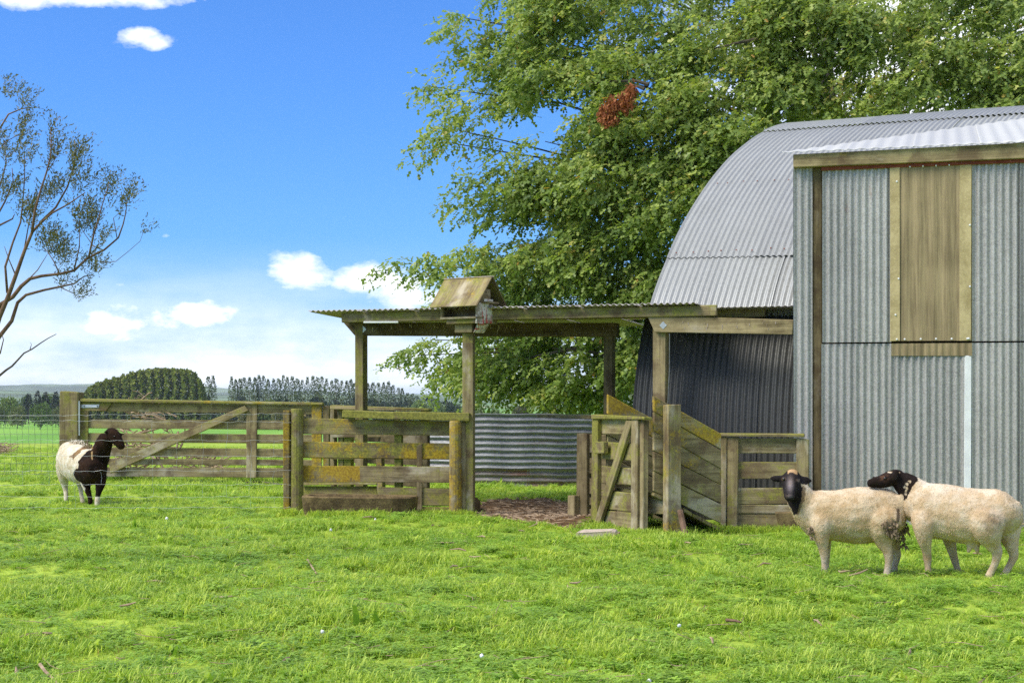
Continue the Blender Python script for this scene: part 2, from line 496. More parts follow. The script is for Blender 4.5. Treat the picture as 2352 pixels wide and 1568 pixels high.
xs = np.unique(np.concatenate([-np.geomspace(12, 9000, 40), np.arange(-12, 12.1, 0.35), np.geomspace(12, 9000, 40)]))
gx, gy = np.meshgrid(xs, ys)
ground = link_mesh("ground", grid_mesh("ground", gx, gy, ground_h(gx, gy)), GROUNDM, smooth=True)
tag(ground, "bright green sheep paddock falling away to a far green plain", "ground", kind="structure")

# bare earth in the pen gateway
def poly_px(pts, z=0.0):
    out = []
    for x, y in pts:
        Y = (CH - z) * F / (y - HY)
        out.append(((x - CX) / F * Y, Y))
    return out
DIRT_POLY = poly_px([(1075, 1158), (1150, 1153), (1260, 1152), (1330, 1158), (1362, 1180), (1352, 1206), (1290, 1212), (1240, 1206), (1190, 1200), (1120, 1196), (1082, 1184)])
def in_poly(px, py, poly):
    px = np.asarray(px); py = np.asarray(py); ins = np.zeros(px.shape, bool)
    n = len(poly)
    for i in range(n):
        x0, y0 = poly[i]; x1, y1 = poly[(i + 1) % n]
        c = ((y0 > py) != (y1 > py)) & (px < (x1 - x0) * (py - y0) / (y1 - y0 + 1e-12) + x0)
        ins ^= c
    return ins
dx_, dy_ = np.meshgrid(np.arange(-1.3, 1.5, 0.05), np.arange(16.4, 22.5, 0.05))
din = in_poly(dx_ + 0.12 * np.sin(dy_ * 9), dy_ + 0.10 * np.sin(dx_ * 11), DIRT_POLY)
dz_ = ground_h(dx_, dy_) + 0.006 + 0.02 * np.random.default_rng(3).random(dx_.shape)
me = grid_mesh("dirt_patch", dx_, dy_, dz_)
bm = bmesh.new(); bm.from_mesh(me); bm.verts.ensure_lookup_table()
dv = din.ravel()
bmesh.ops.delete(bm, geom=[v for v in bm.verts if not dv[v.index]], context="VERTS")
bm.to_mesh(me); bm.free()
tag(link_mesh("dirt_patch", me, DIRT), "trodden brown earth in the gateway between the pen and the ramp", "dirt", kind="structure")

sr = np.random.default_rng(8); sp2 = []
while len(sp2) < 500:
    q = sr.uniform((-1.2, 16.8), (1.3, 22.0))
    if in_poly(np.array([q[0]]), np.array([q[1]]), DIRT_POLY)[0]: sp2.append(q)
sq = []
for q in sp2:
    a = sr.uniform(0, 6.28); L = sr.uniform(0.03, 0.09); w = sr.uniform(0.003, 0.007); z = float(ground_h(q[0], q[1])) + 0.028
    d = Vector((math.cos(a), math.sin(a), sr.normal(0, 0.12))) * L; sd = Vector((-math.sin(a), math.cos(a), 0)) * w; c = Vector((q[0], q[1], z))
    sq.append(([c - d - sd, c + d - sd, c + d + sd, c - d + sd, c + Vector((0, 0, w * 2))], [(0, 1, 4), (1, 2, 4), (2, 3, 4), (3, 0, 4)]))
V, Fc = join_data(sq)
o = mesh_from("straw", V, Fc, DRYW, ground); o["kind"] = "stuff"

# ------------------------------------------------------------------ corrugated iron
def corr_sheet(name, parent, fn, s0, s1, t0, t1, nt, pitch, amp, mat, color=None, phase=0.0, thick=0.0, per=8, wob=0.0):
    """fn(s array, t array) -> points, normals; t0/t1 may be functions of s; t runs 0..1 between them"""
    ns = max(6, int((s1 - s0) / pitch * per) + 1)
    s = np.linspace(s0, s1, ns)
    T = np.linspace(0, 1, nt)
    SS, TT = np.meshgrid(s, T, indexing="ij")
    lo = t0(s) if callable(t0) else np.full(ns, t0)
    hi = t1(s) if callable(t1) else np.full(ns, t1)
    TT = lo[:, None] + (hi - lo)[:, None] * TT
    P, N = fn(SS, TT)
    w = amp * np.cos(2 * np.pi * (SS - s0) / pitch + phase)
    if wob:
        w = w + wob * (np.sin(TT * 2.1 + s0 * 9) * np.sin(SS * 1.7 + 3) + 0.5 * np.sin(TT * 5 + SS * 3))
    P = P + N * w[..., None]
    c = P.reshape(-1, 3).mean(0)
    idx = np.arange(ns * nt).reshape(ns, nt)
    q = np.stack([idx[:-1, :-1], idx[1:, :-1], idx[1:, 1:], idx[:-1, 1:]], -1).reshape(-1, 4)
    me = np_mesh(name, P.reshape(-1, 3) - c, q.ravel(), np.full(len(q), 4))
    a = me.attributes.new("gco", "FLOAT_VECTOR", "POINT")
    g = np.stack([TT, SS, np.zeros_like(SS)], -1).reshape(-1, 3) + rng.random(3) * 5
    a.data.foreach_set("vector", g.astype(np.float32).ravel())
    o = link_mesh(name, me, mat, parent, c, color, smooth=True)
    if thick:
        md = o.modifiers.new("thickness", "SOLIDIFY"); md.thickness = thick; md.offset = 0
    return o

# --- the round-backed barn
hphi = R(26)
HA = np.array([math.cos(hphi), -math.sin(hphi), 0.0]); HD = np.array([math.sin(hphi), math.cos(hphi), 0.0])
HO = np.array([(1450 - CX) / F * 18.5, 18.5, 0.0])
prof = np.array([(0, 0), (0.045, 0.7), (0.12, 1.42), (0.27, 1.93), (0.43, 2.26), (0.67, 2.60), (1.21, 3.15), (1.95, 3.75), (2.51, 4.11), (3.3, 4.55), (4.25, 4.97), (5.27, 5.33), (6.41, 5.62), (7.6, 5.81), (9.0, 5.88)])
prof = np.vstack([prof, np.stack([18 - prof[-2::-1, 0], prof[-2::-1, 1]], 1)])
def smooth_curve(P, n=600):
    seg = np.concatenate([[0], np.cumsum(np.linalg.norm(np.diff(P, axis=0), axis=1))])
    M = np.gradient(P, seg, axis=0)
    tt = np.linspace(0, seg[-1], n)
    k = np.clip(np.searchsorted(seg, tt) - 1, 0, len(seg) - 2)
    h = seg[k + 1] - seg[k]; x = (tt - seg[k]) / h
    h00 = 2 * x**3 - 3 * x**2 + 1; h10 = x**3 - 2 * x**2 + x; h01 = -2 * x**3 + 3 * x**2; h11 = x**3 - x**2
    return h00[:, None] * P[k] + (h10 * h)[:, None] * M[k] + h01[:, None] * P[k + 1] + (h11 * h)[:, None] * M[k + 1]
pc = smooth_curve(prof)
for _ in range(30):
    pc[1:-1] = 0.5 * pc[1:-1] + 0.25 * (pc[:-2] + pc[2:])
pl = np.concatenate([[0], np.cumsum(np.linalg.norm(np.diff(pc, axis=0), axis=1))])
pt = np.gradient(pc, pl, axis=0); pt /= np.linalg.norm(pt, axis=1)[:, None]
def hut_fn(lift=0.0):
    def fn(Sx, Tx):
        r = np.interp(Tx, pl, pc[:, 0]); h = np.interp(Tx, pl, pc[:, 1])
        tr = np.interp(Tx, pl, pt[:, 0]); th = np.interp(Tx, pl, pt[:, 1])
        N = -th[..., None] * HD + tr[..., None] * np.array([0, 0, 1.0])
        P = HO + Sx[..., None] * HA + r[..., None] * HD + h[..., None] * np.array([0, 0, 1.0])
        P = P + N * lift
        P[..., 2] -= 0.006 * Sx
        return P, N
    return fn
def len_at_r(r): return float(np.interp(r, pc[:, 0], pl))
def hut_u_at(px, r):
    t = (px - CX) / F; o = HO + HD * r
    return (t * o[1] - o[0]) / (HA[0] - t * HA[1])
barn = empty("round_barn", HO.tolist(), "large grey corrugated iron barn with a curved roof under the oak", "barn")
LA, LB = len_at_r(1.21), len_at_r(5.3)
TOT = pl[-1]
LD = float(np.interp(2.42, pc[:300, 1], pl[:300]))
seamA = lambda s: LA - 0.03 * (s - 0.3)
pit = 0.076
# lower row, its sheets stop inside the extension
ua = [hut_u_at(1532, 1.21) * 0 + 0.0, hut_u_at(1666, 1.21), hut_u_at(1800, 1.21), 2.45]
for i in range(3):
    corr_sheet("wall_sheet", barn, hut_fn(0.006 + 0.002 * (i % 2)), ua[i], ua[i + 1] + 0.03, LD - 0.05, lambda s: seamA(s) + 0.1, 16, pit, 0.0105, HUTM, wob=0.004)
    o = corr_sheet("lower_wall_sheet", barn, hut_fn(0.002 * (i % 2) - 0.006), ua[i] - 0.02, ua[i + 1] + 0.01, 0.0, LD, 22, pit, 0.0105, HUTD, wob=0.004); o["label"] = "iron sheet under the lean-to with the shade painted into its colour"
for (a, b, j) in ((0.0, hut_u_at(1737, 1.21), 0), (hut_u_at(1737, 1.21), 2.9, 1)):
    corr_sheet("roof_sheet", barn, hut_fn(0.017 + 0.003 * j), a, b + (0.03 if j == 0 else 0), seamA, LB + 0.12, 44, pit, 0.0105, HUTM, wob=0.003)
LOW = len_at_r(2.2)
for k in range(8):
    corr_sheet("roof_sheet", barn, hut_fn(0.017 + 0.003 * (k % 2)), 2.9 + k * 1.1, 2.9 + (k + 1) * 1.1 + 0.03, LOW, LB + 0.12, 30, pit, 0.0105, HUTM, wob=0.003)
for k in range(8):
    corr_sheet("ridge_sheet", barn, hut_fn(0.034 + 0.003 * (k % 2)), k * 1.46, (k + 1) * 1.46 + 0.03, LB, TOT * 0.55, 26, pit, 0.0105, HUTM, wob=0.003)
corr_sheet("far_wall_sheet", barn, hut_fn(0.0), 0.0, 11.7, TOT * 0.54, TOT, 40, pit * 4, 0.0095, HUTM, per=4)
# nail heads along the laps
nv = []
for lapL, n, jit in ((LA + 0.10, 11, 0.02), (len_at_r(2.75), 8, 0.02)):
    for i in range(n):
        sx = 0.12 + i * 0.2 + random.uniform(-0.04, 0.04)
        p, nn = hut_fn(0.03)(np.array([sx]), np.array([lapL + random.uniform(-jit, jit)]))
        p = Vector(p[0]); nn = Vector(nn[0])
        nv.append(tube_data([p, p + nn * 0.006], [0.011, 0.008], 6))
V, Fc = join_data(nv)
o = mesh_from("nail_heads", V, Fc, REDP, barn, ax=Vector((1, 0, 0))); o["kind"] = "stuff"

# --- front extension with the sliding doors
WF = Frame(1823, 17.39, 2340, 16.76)
shed = empty("shed_extension", WF.p(1866, 1218), "flat fronted corrugated iron shed with big doors in front of the barn", "shed")
def wall_fn(off):
    def fn(Sx, Tx):
        o = np.array(WF.o + WF.n * off); P = o + Sx[..., None] * np.array(WF.a) + Tx[..., None] * np.array([0, 0, 1.0])
        return P, np.broadcast_to(np.array(WF.n), P.shape)
    return fn
def wz(px, py, off): return WF.p(px, py, off).z
def wall_sheet(name, x0, x1, t0, t1, b0, b1, off, mat=WALLM, pitch=0.076, amp=0.0135, phase=0.0, thick=0.0, nt=10, wob=0.002):
    s0, s1 = WF.u(x0, off), WF.u(x1, off)
    zt = (wz(x0, t0, off), wz(x1, t1, off))
    zb = (wz(x0, b0, off) if b0 else 0.03, wz(x1, b1, off) if b1 else 0.03)
    lerp = lambda a: (lambda s: a[0] + (a[1] - a[0]) * (s - s0) / (s1 - s0))
    return corr_sheet(name, shed, wall_fn(off), s0, s1, lerp(zb), lerp(zt), nt, pitch, amp, mat, phase=phase, thick=thick, wob=wob)
wall_sheet("wall_sheet", 1823, 1866, 384, 382, None, None, 0.0)
slab("door_post", shed, WF, [(1866, 383), (1889, 382), (1889, 1221), (1866, 1221)], -0.02, 0.1, WOOD, (0.12, 0.0, 0.72))
beam("door_track", shed, WF.p(1886, 388.5, 0.02), WF.p(2560, 361, 0.02), 0.06, 0.035, REDP, up=Vector((0, 0, 1)))
slab("fascia", shed, WF, [(1822, 354), (2560, 318), (2560, 355), (1822, 385)], 0.10, 0.09, WOOD, (0.0, 0.22, 0.0))
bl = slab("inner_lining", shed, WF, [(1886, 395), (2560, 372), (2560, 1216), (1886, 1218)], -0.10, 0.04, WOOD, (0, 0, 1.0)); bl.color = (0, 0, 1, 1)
def yl(a, b): return lambda x: a + (b - a) * (x - 1888) / (2352 - 1888)
topd, midu, midl = yl(391, 370), yl(786.5, 782.5), yl(790, 786.5)
def dsheet(nm, x0, x1, f0, f1, off, **k):
    b0 = f1(x0) if f1 else None; b1 = f1(x1) if f1 else None
    return wall_sheet(nm, x0, x1, f0(x0), f0(x1), b0, b1, off, **k)
dsheet("door_sheet", 1889, 1972, topd, midu, 0.012); dsheet("door_sheet", 1970, 2047, topd, midu, 0.016)
dsheet("door_sheet", 2232, 2345, topd, midu, 0.013); dsheet("door_sheet", 2343, 2560, topd, midu, 0.017)
o = dsheet("translucent_panel", 2045, 2233, topd, yl(783.5, 781.5), 0.030, mat=FIBRE, amp=0.004, pitch=0.152); o["label"] = "tan fibreglass skylight panel set in the door"
slab("panel_edge", shed, WF, [(2045, 378), (2067, 377), (2067, 783), (2045, 783)], 0.042, 0.008, FIBREL, axis=Vector((0, 0, 1)))
slab("panel_edge", shed, WF, [(2204, 372), (2231, 371), (2231, 782), (2204, 782)], 0.042, 0.008, FIBREL, axis=Vector((0, 0, 1)))
dsheet("door_sheet", 1887, 1968, midl, None, 0.004); dsheet("door_sheet", 1966, 2047, midl, None, 0.008)
dsheet("door_sheet", 2045, 2132, midl, None, 0.005); dsheet("door_sheet", 2130, 2217, midl, None, 0.009)
dsheet("door_sheet", 2232, 2345, midl, None, 0.006); dsheet("door_sheet", 2343, 2560, midl, None, 0.010)
dsheet("panel_flap", 2047, 2233, midl, yl(816.5, 817), 0.028, mat=FIBRE, amp=0.005, pitch=0.076)
slab("white_batten", shed, WF, [(2216, 817), (2232, 817), (2230, 1218), (2214, 1218)], 0.03, 0.02, WHITE, axis=Vector((0, 0, 1)))
slab("base_rail", shed, WF, [(1889, 1211), (2560, 1206), (2560, 1223), (1889, 1225)], 0.005, 0.05, WOOD, (0, 0, 0.9))
sc = []
for (x, y) in [(2060, 417), (2064, 640), (2057, 723), (2228, 517), (2228, 658), (2060, 779), (2078, 779), (2115, 778.5), (2150, 778), (2186, 778), (2222, 777.5), (2240 - 15, 777), (2090, 383), (2120, 381.5), (2150, 380.5), (2180, 379)]:
    p = WF.p(x, y, 0.044)
    sc.append(tube_data([p, p + WF.n * 0.008], [0.012, 0.007], 7))
V, Fc = join_data(sc)
o = mesh_from("screw_heads", V, Fc, WHITE, shed, ax=Vector((1, 0, 0))); o["kind"] = "stuff"
# side wall of the extension, running back to the barn
def side_fn(Sx, Tx):
    o = np.array(WF.p(1823.5, 1218, -0.005)); o[2] = 0
    P = o - Sx[..., None] * np.array(WF.n) + Tx[..., None] * np.array([0, 0, 1.0])
    return P, np.broadcast_to(-np.array(WF.a), P.shape)
corr_sheet("side_sheet", shed, side_fn, 0.02, 1.6, 0.03, 3.95, 4, 0.076, 0.0095, WALLM)
# roof of the extension: rises towards the barn
SL = 0.235
def roof_edge_z(s):
    zl, zr = WF.p(1822, 349, 0.14).z, WF.p(2352, 325.5, 0.14).z
    s0, s1 = WF.u(1822, 0.14), WF.u(2352, 0.14)
    return zl + (zr - zl) * (s - s0) / (s1 - s0)
def ext_roof_fn(Sx, Tx):
    o = np.array(WF.o + WF.n * 0.14)
    z = roof_edge_z(Sx) + SL * Tx
    P = o + Sx[..., None] * np.array(WF.a) - Tx[..., None] * np.array(WF.n) + z[..., None] * np.array([0, 0, 1.0])
    n = np.array([0, 0, 1.0]) + SL * np.array(WF.n); n /= np.linalg.norm(n)
    return P, np.broadcast_to(n, P.shape)
def ext_back(s):
    out = []
    for si in np.atleast_1d(s):
        lo, hi = 0.06, 5.2
        for _ in range(30):
            mid = 0.5 * (lo + hi)
            P, _n = ext_roof_fn(np.array([si]), np.array([mid])); p = P[0]
            x = CX + F * p[0] / p[1]; y = HY - F * (p[2] - CH) / p[1]
            if y > 346 - 74 * (x - 1822) / 530: lo = mid
            else: hi = mid
        out.append(lo)
    return np.array(out)
es = np.linspace(WF.u(1796, 0.14), WF.u(2572, 0.14), 6)
for k in range(len(es) - 1):
    corr_sheet("roof_sheet", shed, ext_roof_fn, es[k], es[k + 1] + 0.03, 0.0, ext_back, 12, 0.152, 0.006, ROOFM, thick=0.004)

# --- lean-to shelter between barn and pens
class FrameA(Frame):
    def __init__(s, px, Y, deg):
        s.o = Vector(((px - CX) / F * Y, Y, 0)); s.a = Vector((math.cos(R(deg)), -math.sin(R(deg)), 0)); s.n = Vector((s.a.y, -s.a.x, 0))
LF = FrameA(1518, 18.03, 24)
lean = empty("lean_to", LF.p(1518, 1195), "open timber lean-to with a flat corrugated roof beside the barn", "shelter")
LZ = lambda s: 2.54 + 0.0 * s
ls0, ls1 = LF.u(707, 0.15), LF.u(1601, 0.15)
zl_, zr_ = LF.p(707, 714.5, 0.15).z, LF.p(1601, 695.5, 0.15).z
def lean_fn(front):
    def fn(Sx, Tx):
        o = np.array(LF.o + LF.n * front)
        z = zl_ + (zr_ - zl_) * (Sx - ls0) / (ls1 - ls0) - 0.052 * (Tx + (0.15 - front))
        P = o + Sx[..., None] * np.array(LF.a) - Tx[..., None] * np.array(LF.n) + z[..., None] * np.array([0, 0, 1.0])
        return P, np.broadcast_to(np.array([0, 0, 1.0]), P.shape)
    return fn
nsh = 7
for k in range(nsh):
    a = ls0 + (ls1 - ls0) * k / nsh; b = ls0 + (ls1 - ls0) * (k + 1) / nsh
    dep = 2.5 if k < 5 else (1.6 if k == 5 else 0.95)
    corr_sheet("roof_sheet", lean, lean_fn(0.15), a, b, 0.0, dep, 8, 0.076, 0.011, LEANM, phase=0.0, thick=0.004)
for (x0, x1) in ((1600, 1715), (1713, 1822)):
    corr_sheet("roof_sheet", lean, lean_fn(-0.35), LF.u(x0, -0.35), LF.u(x1, -0.35), 0.0, 0.8, 4, 0.076, 0.006, LEANM, thick=0.004)
board("purlin", lean, LF, 784, 1645, 719, 740, 700, 724.5, 0.05, 0.05, WOOD, (0.34, 0.05, 0.12))
board("purlin", lean, LF, 784, 1757, 721, 741, 703.5, 727, -0.60, 0.05, WOOD, (0.30, 0.05, 0.25))
board("purlin", lean, LF, 790, 1480, 722, 741, 712, 735, -1.7, 0.05, WOOD, (0.20, 0.05, 0.4))
slab("bearer", lean, LF, [(788, 741), (1418, 742), (1416, 773), (814, 770.5)], -0.78, 0.09, WOOD, (0.05, 0.0, 0.85), axis=LF.a)
slab("bearer", lean, LF, [(1487, 725), (1821, 734), (1821, 768), (1504, 763.5)], 0.03, 0.06, WOOD, (0.02, 0.02, 0.05), axis=LF.a)
def vpost(name, parent, fr, px, off, w, d, ytop, mat=WOOD, color=(0.3, 0.05, 0.2), zb=-0.1):
    c = fr.p(px, ytop, off)
    return beam(name, parent, (c.x, c.y, zb), (c.x, c.y, c.z), w, d, mat, color, up=fr.n)
vpost("post", lean, LF, 830, -0.84, 0.125, 0.125, 742, color=(0.40, 0.05, 0.12))
vpost("post", lean, LF, 1400, -0.84, 0.115, 0.115, 742, color=(0.0, 0.0, 0.6))
vpost("post", lean, LF, 1518, -0.09, 0.15, 0.13, 730, color=(0.10, 0.0, 0.0))
o = beam("pipe", lean, LF.p(836, 739.5, 0.065), LF.p(915, 739.5, 0.065), 0.022, 0.020, WHITE, bevel=0.004); o["label"] = "short white pipe tucked above the bearer"
for (x, y, off) in ((834, 756, -0.775), (1523, 747, 0.035)):
    c = LF.p(x, y, off); e = 0.045
    hexa("washer_plate", lean, [c + Vector((0, 0, e)), c + LF.a * e, c - Vector((0, 0, e)), c - LF.a * e] + [q - LF.n * 0.006 for q in (c + Vector((0, 0, e)), c + LF.a * e, c - Vector((0, 0, e)), c - LF.a * e)], STEEL, bevel=0, jitter=0)
V, Fc = tube_data([LF.p(1538, 766, 0.045), LF.p(1537.5, 850, 0.05), LF.p(1533, 950, 0.05), LF.p(1530, 1020, 0.04)], 0.005, 5)
mesh_from("hanging_wire", V, Fc, WIRED, lean, ax=Vector((0, 0, 1)))
# bird droppings down the bearers
dv_ = []
for (x0, x1, y0, y1, off, n) in ((850, 1180, 744, 762, -0.776, 26), (1515, 1790, 736, 752, 0.034, 20)):
    for i in range(n):
        x = random.uniform(x0, x1); ya = random.uniform(y0, y1); L = random.uniform(2, 10); wd = random.uniform(0.4, 1.0)
        q = [LF.p(x - wd, ya, off), LF.p(x + wd, ya, off), LF.p(x + wd * 0.5, ya + L, off), LF.p(x - wd * 0.5, ya + L, off)]
        b = [k - LF.n * 0.003 for k in q]
        dv_.append((q + b, [(0, 3, 2, 1), (0, 1, 5, 4), (1, 2, 6, 5), (2, 3, 7, 6), (3, 0, 4, 7)]))
V, Fc = join_data(dv_)
o = mesh_from("bird_droppings", V, Fc, STONE, lean, ax=Vector((0, 0, 1))); o["kind"] = "stuff"

# ------------------------------------------------------------------ front pen
PF = Frame(673, 19.3, 1060, 18.93)
pen = empty("sheep_pen", PF.p(860, 1181), "mossy post and rail sheep pen with trough in the middle of the yard", "pen")
GRN, OLD, YEL, DRK, PAL = (0.55, 0.10, 0.05), (0.22, 0.08, 0.05), (0.30, 0.55, 0.05), (0.05, 0.0, 0.75), (0.12, 0.05, 0.0)
def roundpost(name, parent, base, r, ztop, mat=WOOD, color=GRN, lean=(0, 0)):
    base = Vector(base); pts = []
    V, Fc = tube_data([Vector((base.x, base.y, -0.15)), Vector((base.x + lean[0] * 0.5, base.y, ztop * 0.5)), Vector((base.x + lean[0], base.y + lean[1], ztop - 0.015)), Vector((base.x + lean[0], base.y + lean[1], ztop))], [r * 1.04, r * 1.0, r * 0.98, r * 0.86], 14)
    return mesh_from(name, V, Fc, mat, parent, color, smooth=False, ax=Vector((0, 0, 1)))
p = PF.p(682, 938, 0.0); roundpost("post", pen, p, 0.080, p.z, color=(0.5, 0.05, 0.05))
vpost("post", pen, PF, 660, 0.03, 0.075, 0.10, 942, color=(0.2, 0.5, 0.25))
p = PF.p(1046, 966, 0.11); roundpost("post", pen, p, 0.074, p.z, color=(0.25, 0.42, 0.0))
p = PF.p(1064, 968, 0.02); roundpost("post", pen, p, 0.06, p.z, color=(0.35, 0.2, 0.1))
bo = -0.04
board("rail", pen, PF, 694, 1035, 960, 997, 967, 1000, bo, 0.045, WOOD, (0.34, 0.36, 0.0))
board("rail", pen, PF, 694, 1035, 1014, 1051, 1018.5, 1055, bo, 0.045, WOOD, (0.44, 0.46, 0.0))
board("rail", pen, PF, 694, 834, 1069, 1107, 1070, 1107, bo, 0.045, WOOD, (0.30, 0.50, 0.10))
board("rail", pen, PF, 826, 1035, 1070, 1107, 1072, 1107.5, bo + 0.03, 0.04, WOOD, (0.22, 0.18, 0.0))
board("rail", pen, PF, 868, 1033, 1118, 1160, 1122, 1161, bo, 0.045, WOOD, (0.45, 0.1, 0.1))
board("rail", pen, PF, 960, 1033, 1164, 1184, 1164, 1184, bo, 0.045, WOOD, (0.5, 0.05, 0.2))
slab("stake", pen, PF, [(957, 1024), (969, 1017), (969, 1175), (957, 1175)], bo + 0.028, 0.024, WOOD, (0.15, 0.12, 0.0), axis=Vector((0, 0, 1)))
board("cap_rail", pen, PF, 786, 905, 941, 958, 946, 963, 0.14, 0.19, WOOD, (0.80, 0.12, 0.0))
board("cap_rail", pen, PF, 903, 1078, 945, 963, 949, 967, 0.145, 0.19, WOOD, (0.62, 0.08, 0.1))
slab("post", pen, PF, [(906, 964), (921, 964), (921, 1160), (906, 1160)], -0.085, 0.10, WOOD, (0.8, 0.05, 0.0), axis=Vector((0, 0, 1)))
# low inner rail seen under the boards
PF2 = Frame(697, 20.6, 880, 20.0)
board("rail", pen, PF2, 690, 866, 1106, 1114, 1107, 1113, 0.06, 0.16, WOOD, (0.4, 0.2, 0.0))
board("rail", pen, PF2, 690, 866, 1116, 1140, 1116, 1140, 0.0, 0.04, WOOD, (0.45, 0.05, 0.1))
slab("stake", pen, PF2, [(863, 1042), (876, 1042), (880, 1150), (866, 1150)], 0.05, 0.07, WOOD, (0.5, 0.35, 0.1), axis=Vector((0, 0, 1)))

# rear race beyond the pen
RF = Frame(800, 23.6, 982, 20.9)
race = empty("rear_race", RF.p(860, 1135), "dark boarded race with a pale cap rail behind the sheep pen", "fence")
board("rail", race, RF, 812, 981, 1003, 1012, 994, 1021, 0, 0.04, WOOD, (0, 0, 0.7))
board("rail", race, RF, 812, 981, 1053, 1062, 1050, 1070, 0, 0.04, WOOD, (0, 0, 0.75))
board("rail", race, RF, 812, 981, 1098, 1106, 1106, 1121, 0, 0.04, WOOD, (0, 0, 0.75))
RF2 = Frame(758, 22.6, 985, 22.2)
board("cap_rail", race, RF2, 758, 985, 930, 939.5, 938.5, 944, 0.10, 0.16, WOOD, (0.35, 0.05, 0.0))
board("rail", race, RF2, 760, 968, 995, 1004, 996, 1003, 0.0, 0.04, WOOD, (0.0, 0.05, 0.0))
board("rail", race, RF2, 760, 968, 1040, 1054, 1041, 1054, 0.0, 0.04, WOOD, (0.15, 0.05, 0.0))
for (a, b, c_) in ((758, 768, (0.1, 0, 0)), (776, 788, (0.4, 0.1, 0)), (789, 806, (0.7, 0.1, 0)), (966, 982, (0.0, 0, 0.7))):
    slab("post", race, RF2, [(a, 938), (b, 938), (b, 1145), (a, 1145)], -0.05, 0.12, WOOD, c_, axis=Vector((0, 0, 1)))

# concrete trough
tr = bmesh.new()
def stadium(L, W, z, n=10, k=0.5):
    pts = []
    for i in range(4 * n):
        a = 2 * math.pi * i / (4 * n)
        c, s = math.cos(a), math.sin(a)
        pts.append(Vector((L / 2 * math.copysign(abs(c) ** k, c), W / 2 * math.copysign(abs(s) ** k, s), z)))
    return pts
rings = [stadium(1.30, 0.46, -0.05), stadium(1.36, 0.52, 0.10), stadium(1.39, 0.56, 0.235), stadium(1.37, 0.54, 0.25), stadium(1.27, 0.43, 0.25), stadium(1.25, 0.41, 0.235), stadium(1.15, 0.33, 0.08)]
rv = [[tr.verts.new(p) for p in r] for r in rings]
for a, b in zip(rv[:-1], rv[1:]):
    for i in range(len(a)):
        tr.faces.new((a[i], a[(i + 1) % len(a)], b[(i + 1) % len(a)], b[i]))
tr.faces.new(rv[0][::-1]); tr.faces.new(rv[-1])
bmesh.ops.recalc_face_normals(tr, faces=tr.faces)
me = bpy.data.meshes.new("trough"); tr.to_mesh(me); tr.free(); grain(me, Vector((1, 0, 0)))
tc = PF.p(827, 1180, 0.38)
trough = link_mesh("water_trough", me, CONC, None, (tc.x, tc.y, 0), smooth=False)
trough.rotation_euler = (0, 0, math.atan2(PF.a.y, PF.a.x))
tag(trough, "long rounded concrete trough set in the front of the sheep pen", "trough")

# ------------------------------------------------------------------ paddock gate on the left
GF = Frame(160, 26.5, 738, 25.9)
gp = empty("gate_post", GF.p(158, 1108), "thick square wooden post carrying the paddock gate hinge", "post")
slab("post_body", gp, GF, [(137, 898), (179.5, 900), (178, 1112), (134, 1112)], 0.12, 0.26, WOOD, (0.30, 0.04, 0.22), 0.015, axis=Vector((0, 0, 1)))
slab("hinge_plate", gp, GF, [(180, 921), (183, 921), (183, 1000), (180, 1000)], 0.11, 0.02, STEEL, bevel=0.003)
gate = empty("paddock_gate", GF.p(460, 1105), "long wooden farm gate with diagonal brace behind the wire netting", "gate")
gc = (0.18, 0.03, 0.02)
board("top_cap", gate, GF, 184, 741, 915.5, 922.5, 924, 930.5, 0.09, 0.10, WOOD, (0.45, 0.25, 0.0))
for (l0, l1, r0, r1, c_) in ((923.5, 943.5, 932, 951.5, gc), (962, 983, 966, 986.5, gc), (993.5, 1015.5, 998.5, 1018.5, (0.25, 0.03, 0.05)), (1027, 1046, 1031, 1050, (0.1, 0, 0.1)), (1052, 1065.5, 1056, 1069, (0.05, 0.0, 0.25)), (1072.5, 1093.5, 1075, 1096, (0.1, 0.0, 0.2))):
    board("rail", gate, GF, 186, 738, l0, l1, r0, r1, 0.0, 0.035, WOOD, c_)
slab("stile", gate, GF, [(182, 923), (203, 923), (201, 1095), (182, 1095)], 0.040, 0.036, WOOD, (0.35, 0.05, 0.05), axis=Vector((0, 0, 1)))
slab("stile", gate, GF, [(566, 927), (590, 928), (588, 1097), (565, 1097)], 0.040, 0.036, WOOD, (0.12, 0.05, 0.05), axis=Vector((0, 0, 1)))
slab("stile", gate, GF, [(716, 930), (738, 930), (738, 1097), (716, 1097)], 0.040, 0.036, WOOD, (0.2, 0.5, 0.0), axis=Vector((0, 0, 1)))
slab("brace", gate, GF, [(250, 1064), (562, 931), (571, 943), (253, 1087)], 0.078, 0.035, WOOD, (0.30, 0.12, 0.0))
slab("gusset", gate, GF, [(183, 924), (256, 925), (243, 943.5), (183, 943.5)], 0.043, 0.02, WOOD, (0.4, 0.35, 0.0))
o = slab("hinge_strap", gate, GF, [(180, 928.5), (227, 929), (227, 936), (180, 936)], 0.052, 0.008, STEEL, bevel=0.004); o["label"] = "pale galvanised hinge strap"
for x in (194, 224):
    p = GF.p(x, 932.5, 0.05); V, Fc = tube_data([p, p + GF.n * 0.015], 0.012, 8); mesh_from("bolt", V, Fc, WIRED, gate)
lp = empty("latch_post", GF.p(745, 1105), "short lichen covered post at the latch end of the paddock gate", "post")
slab("post_body", lp, GF, [(742, 932), (755, 932), (755, 1110), (742, 1110)], 0.03, 0.12, WOOD, (0.1, 0.45, 0.3), axis=Vector((0, 0, 1)))

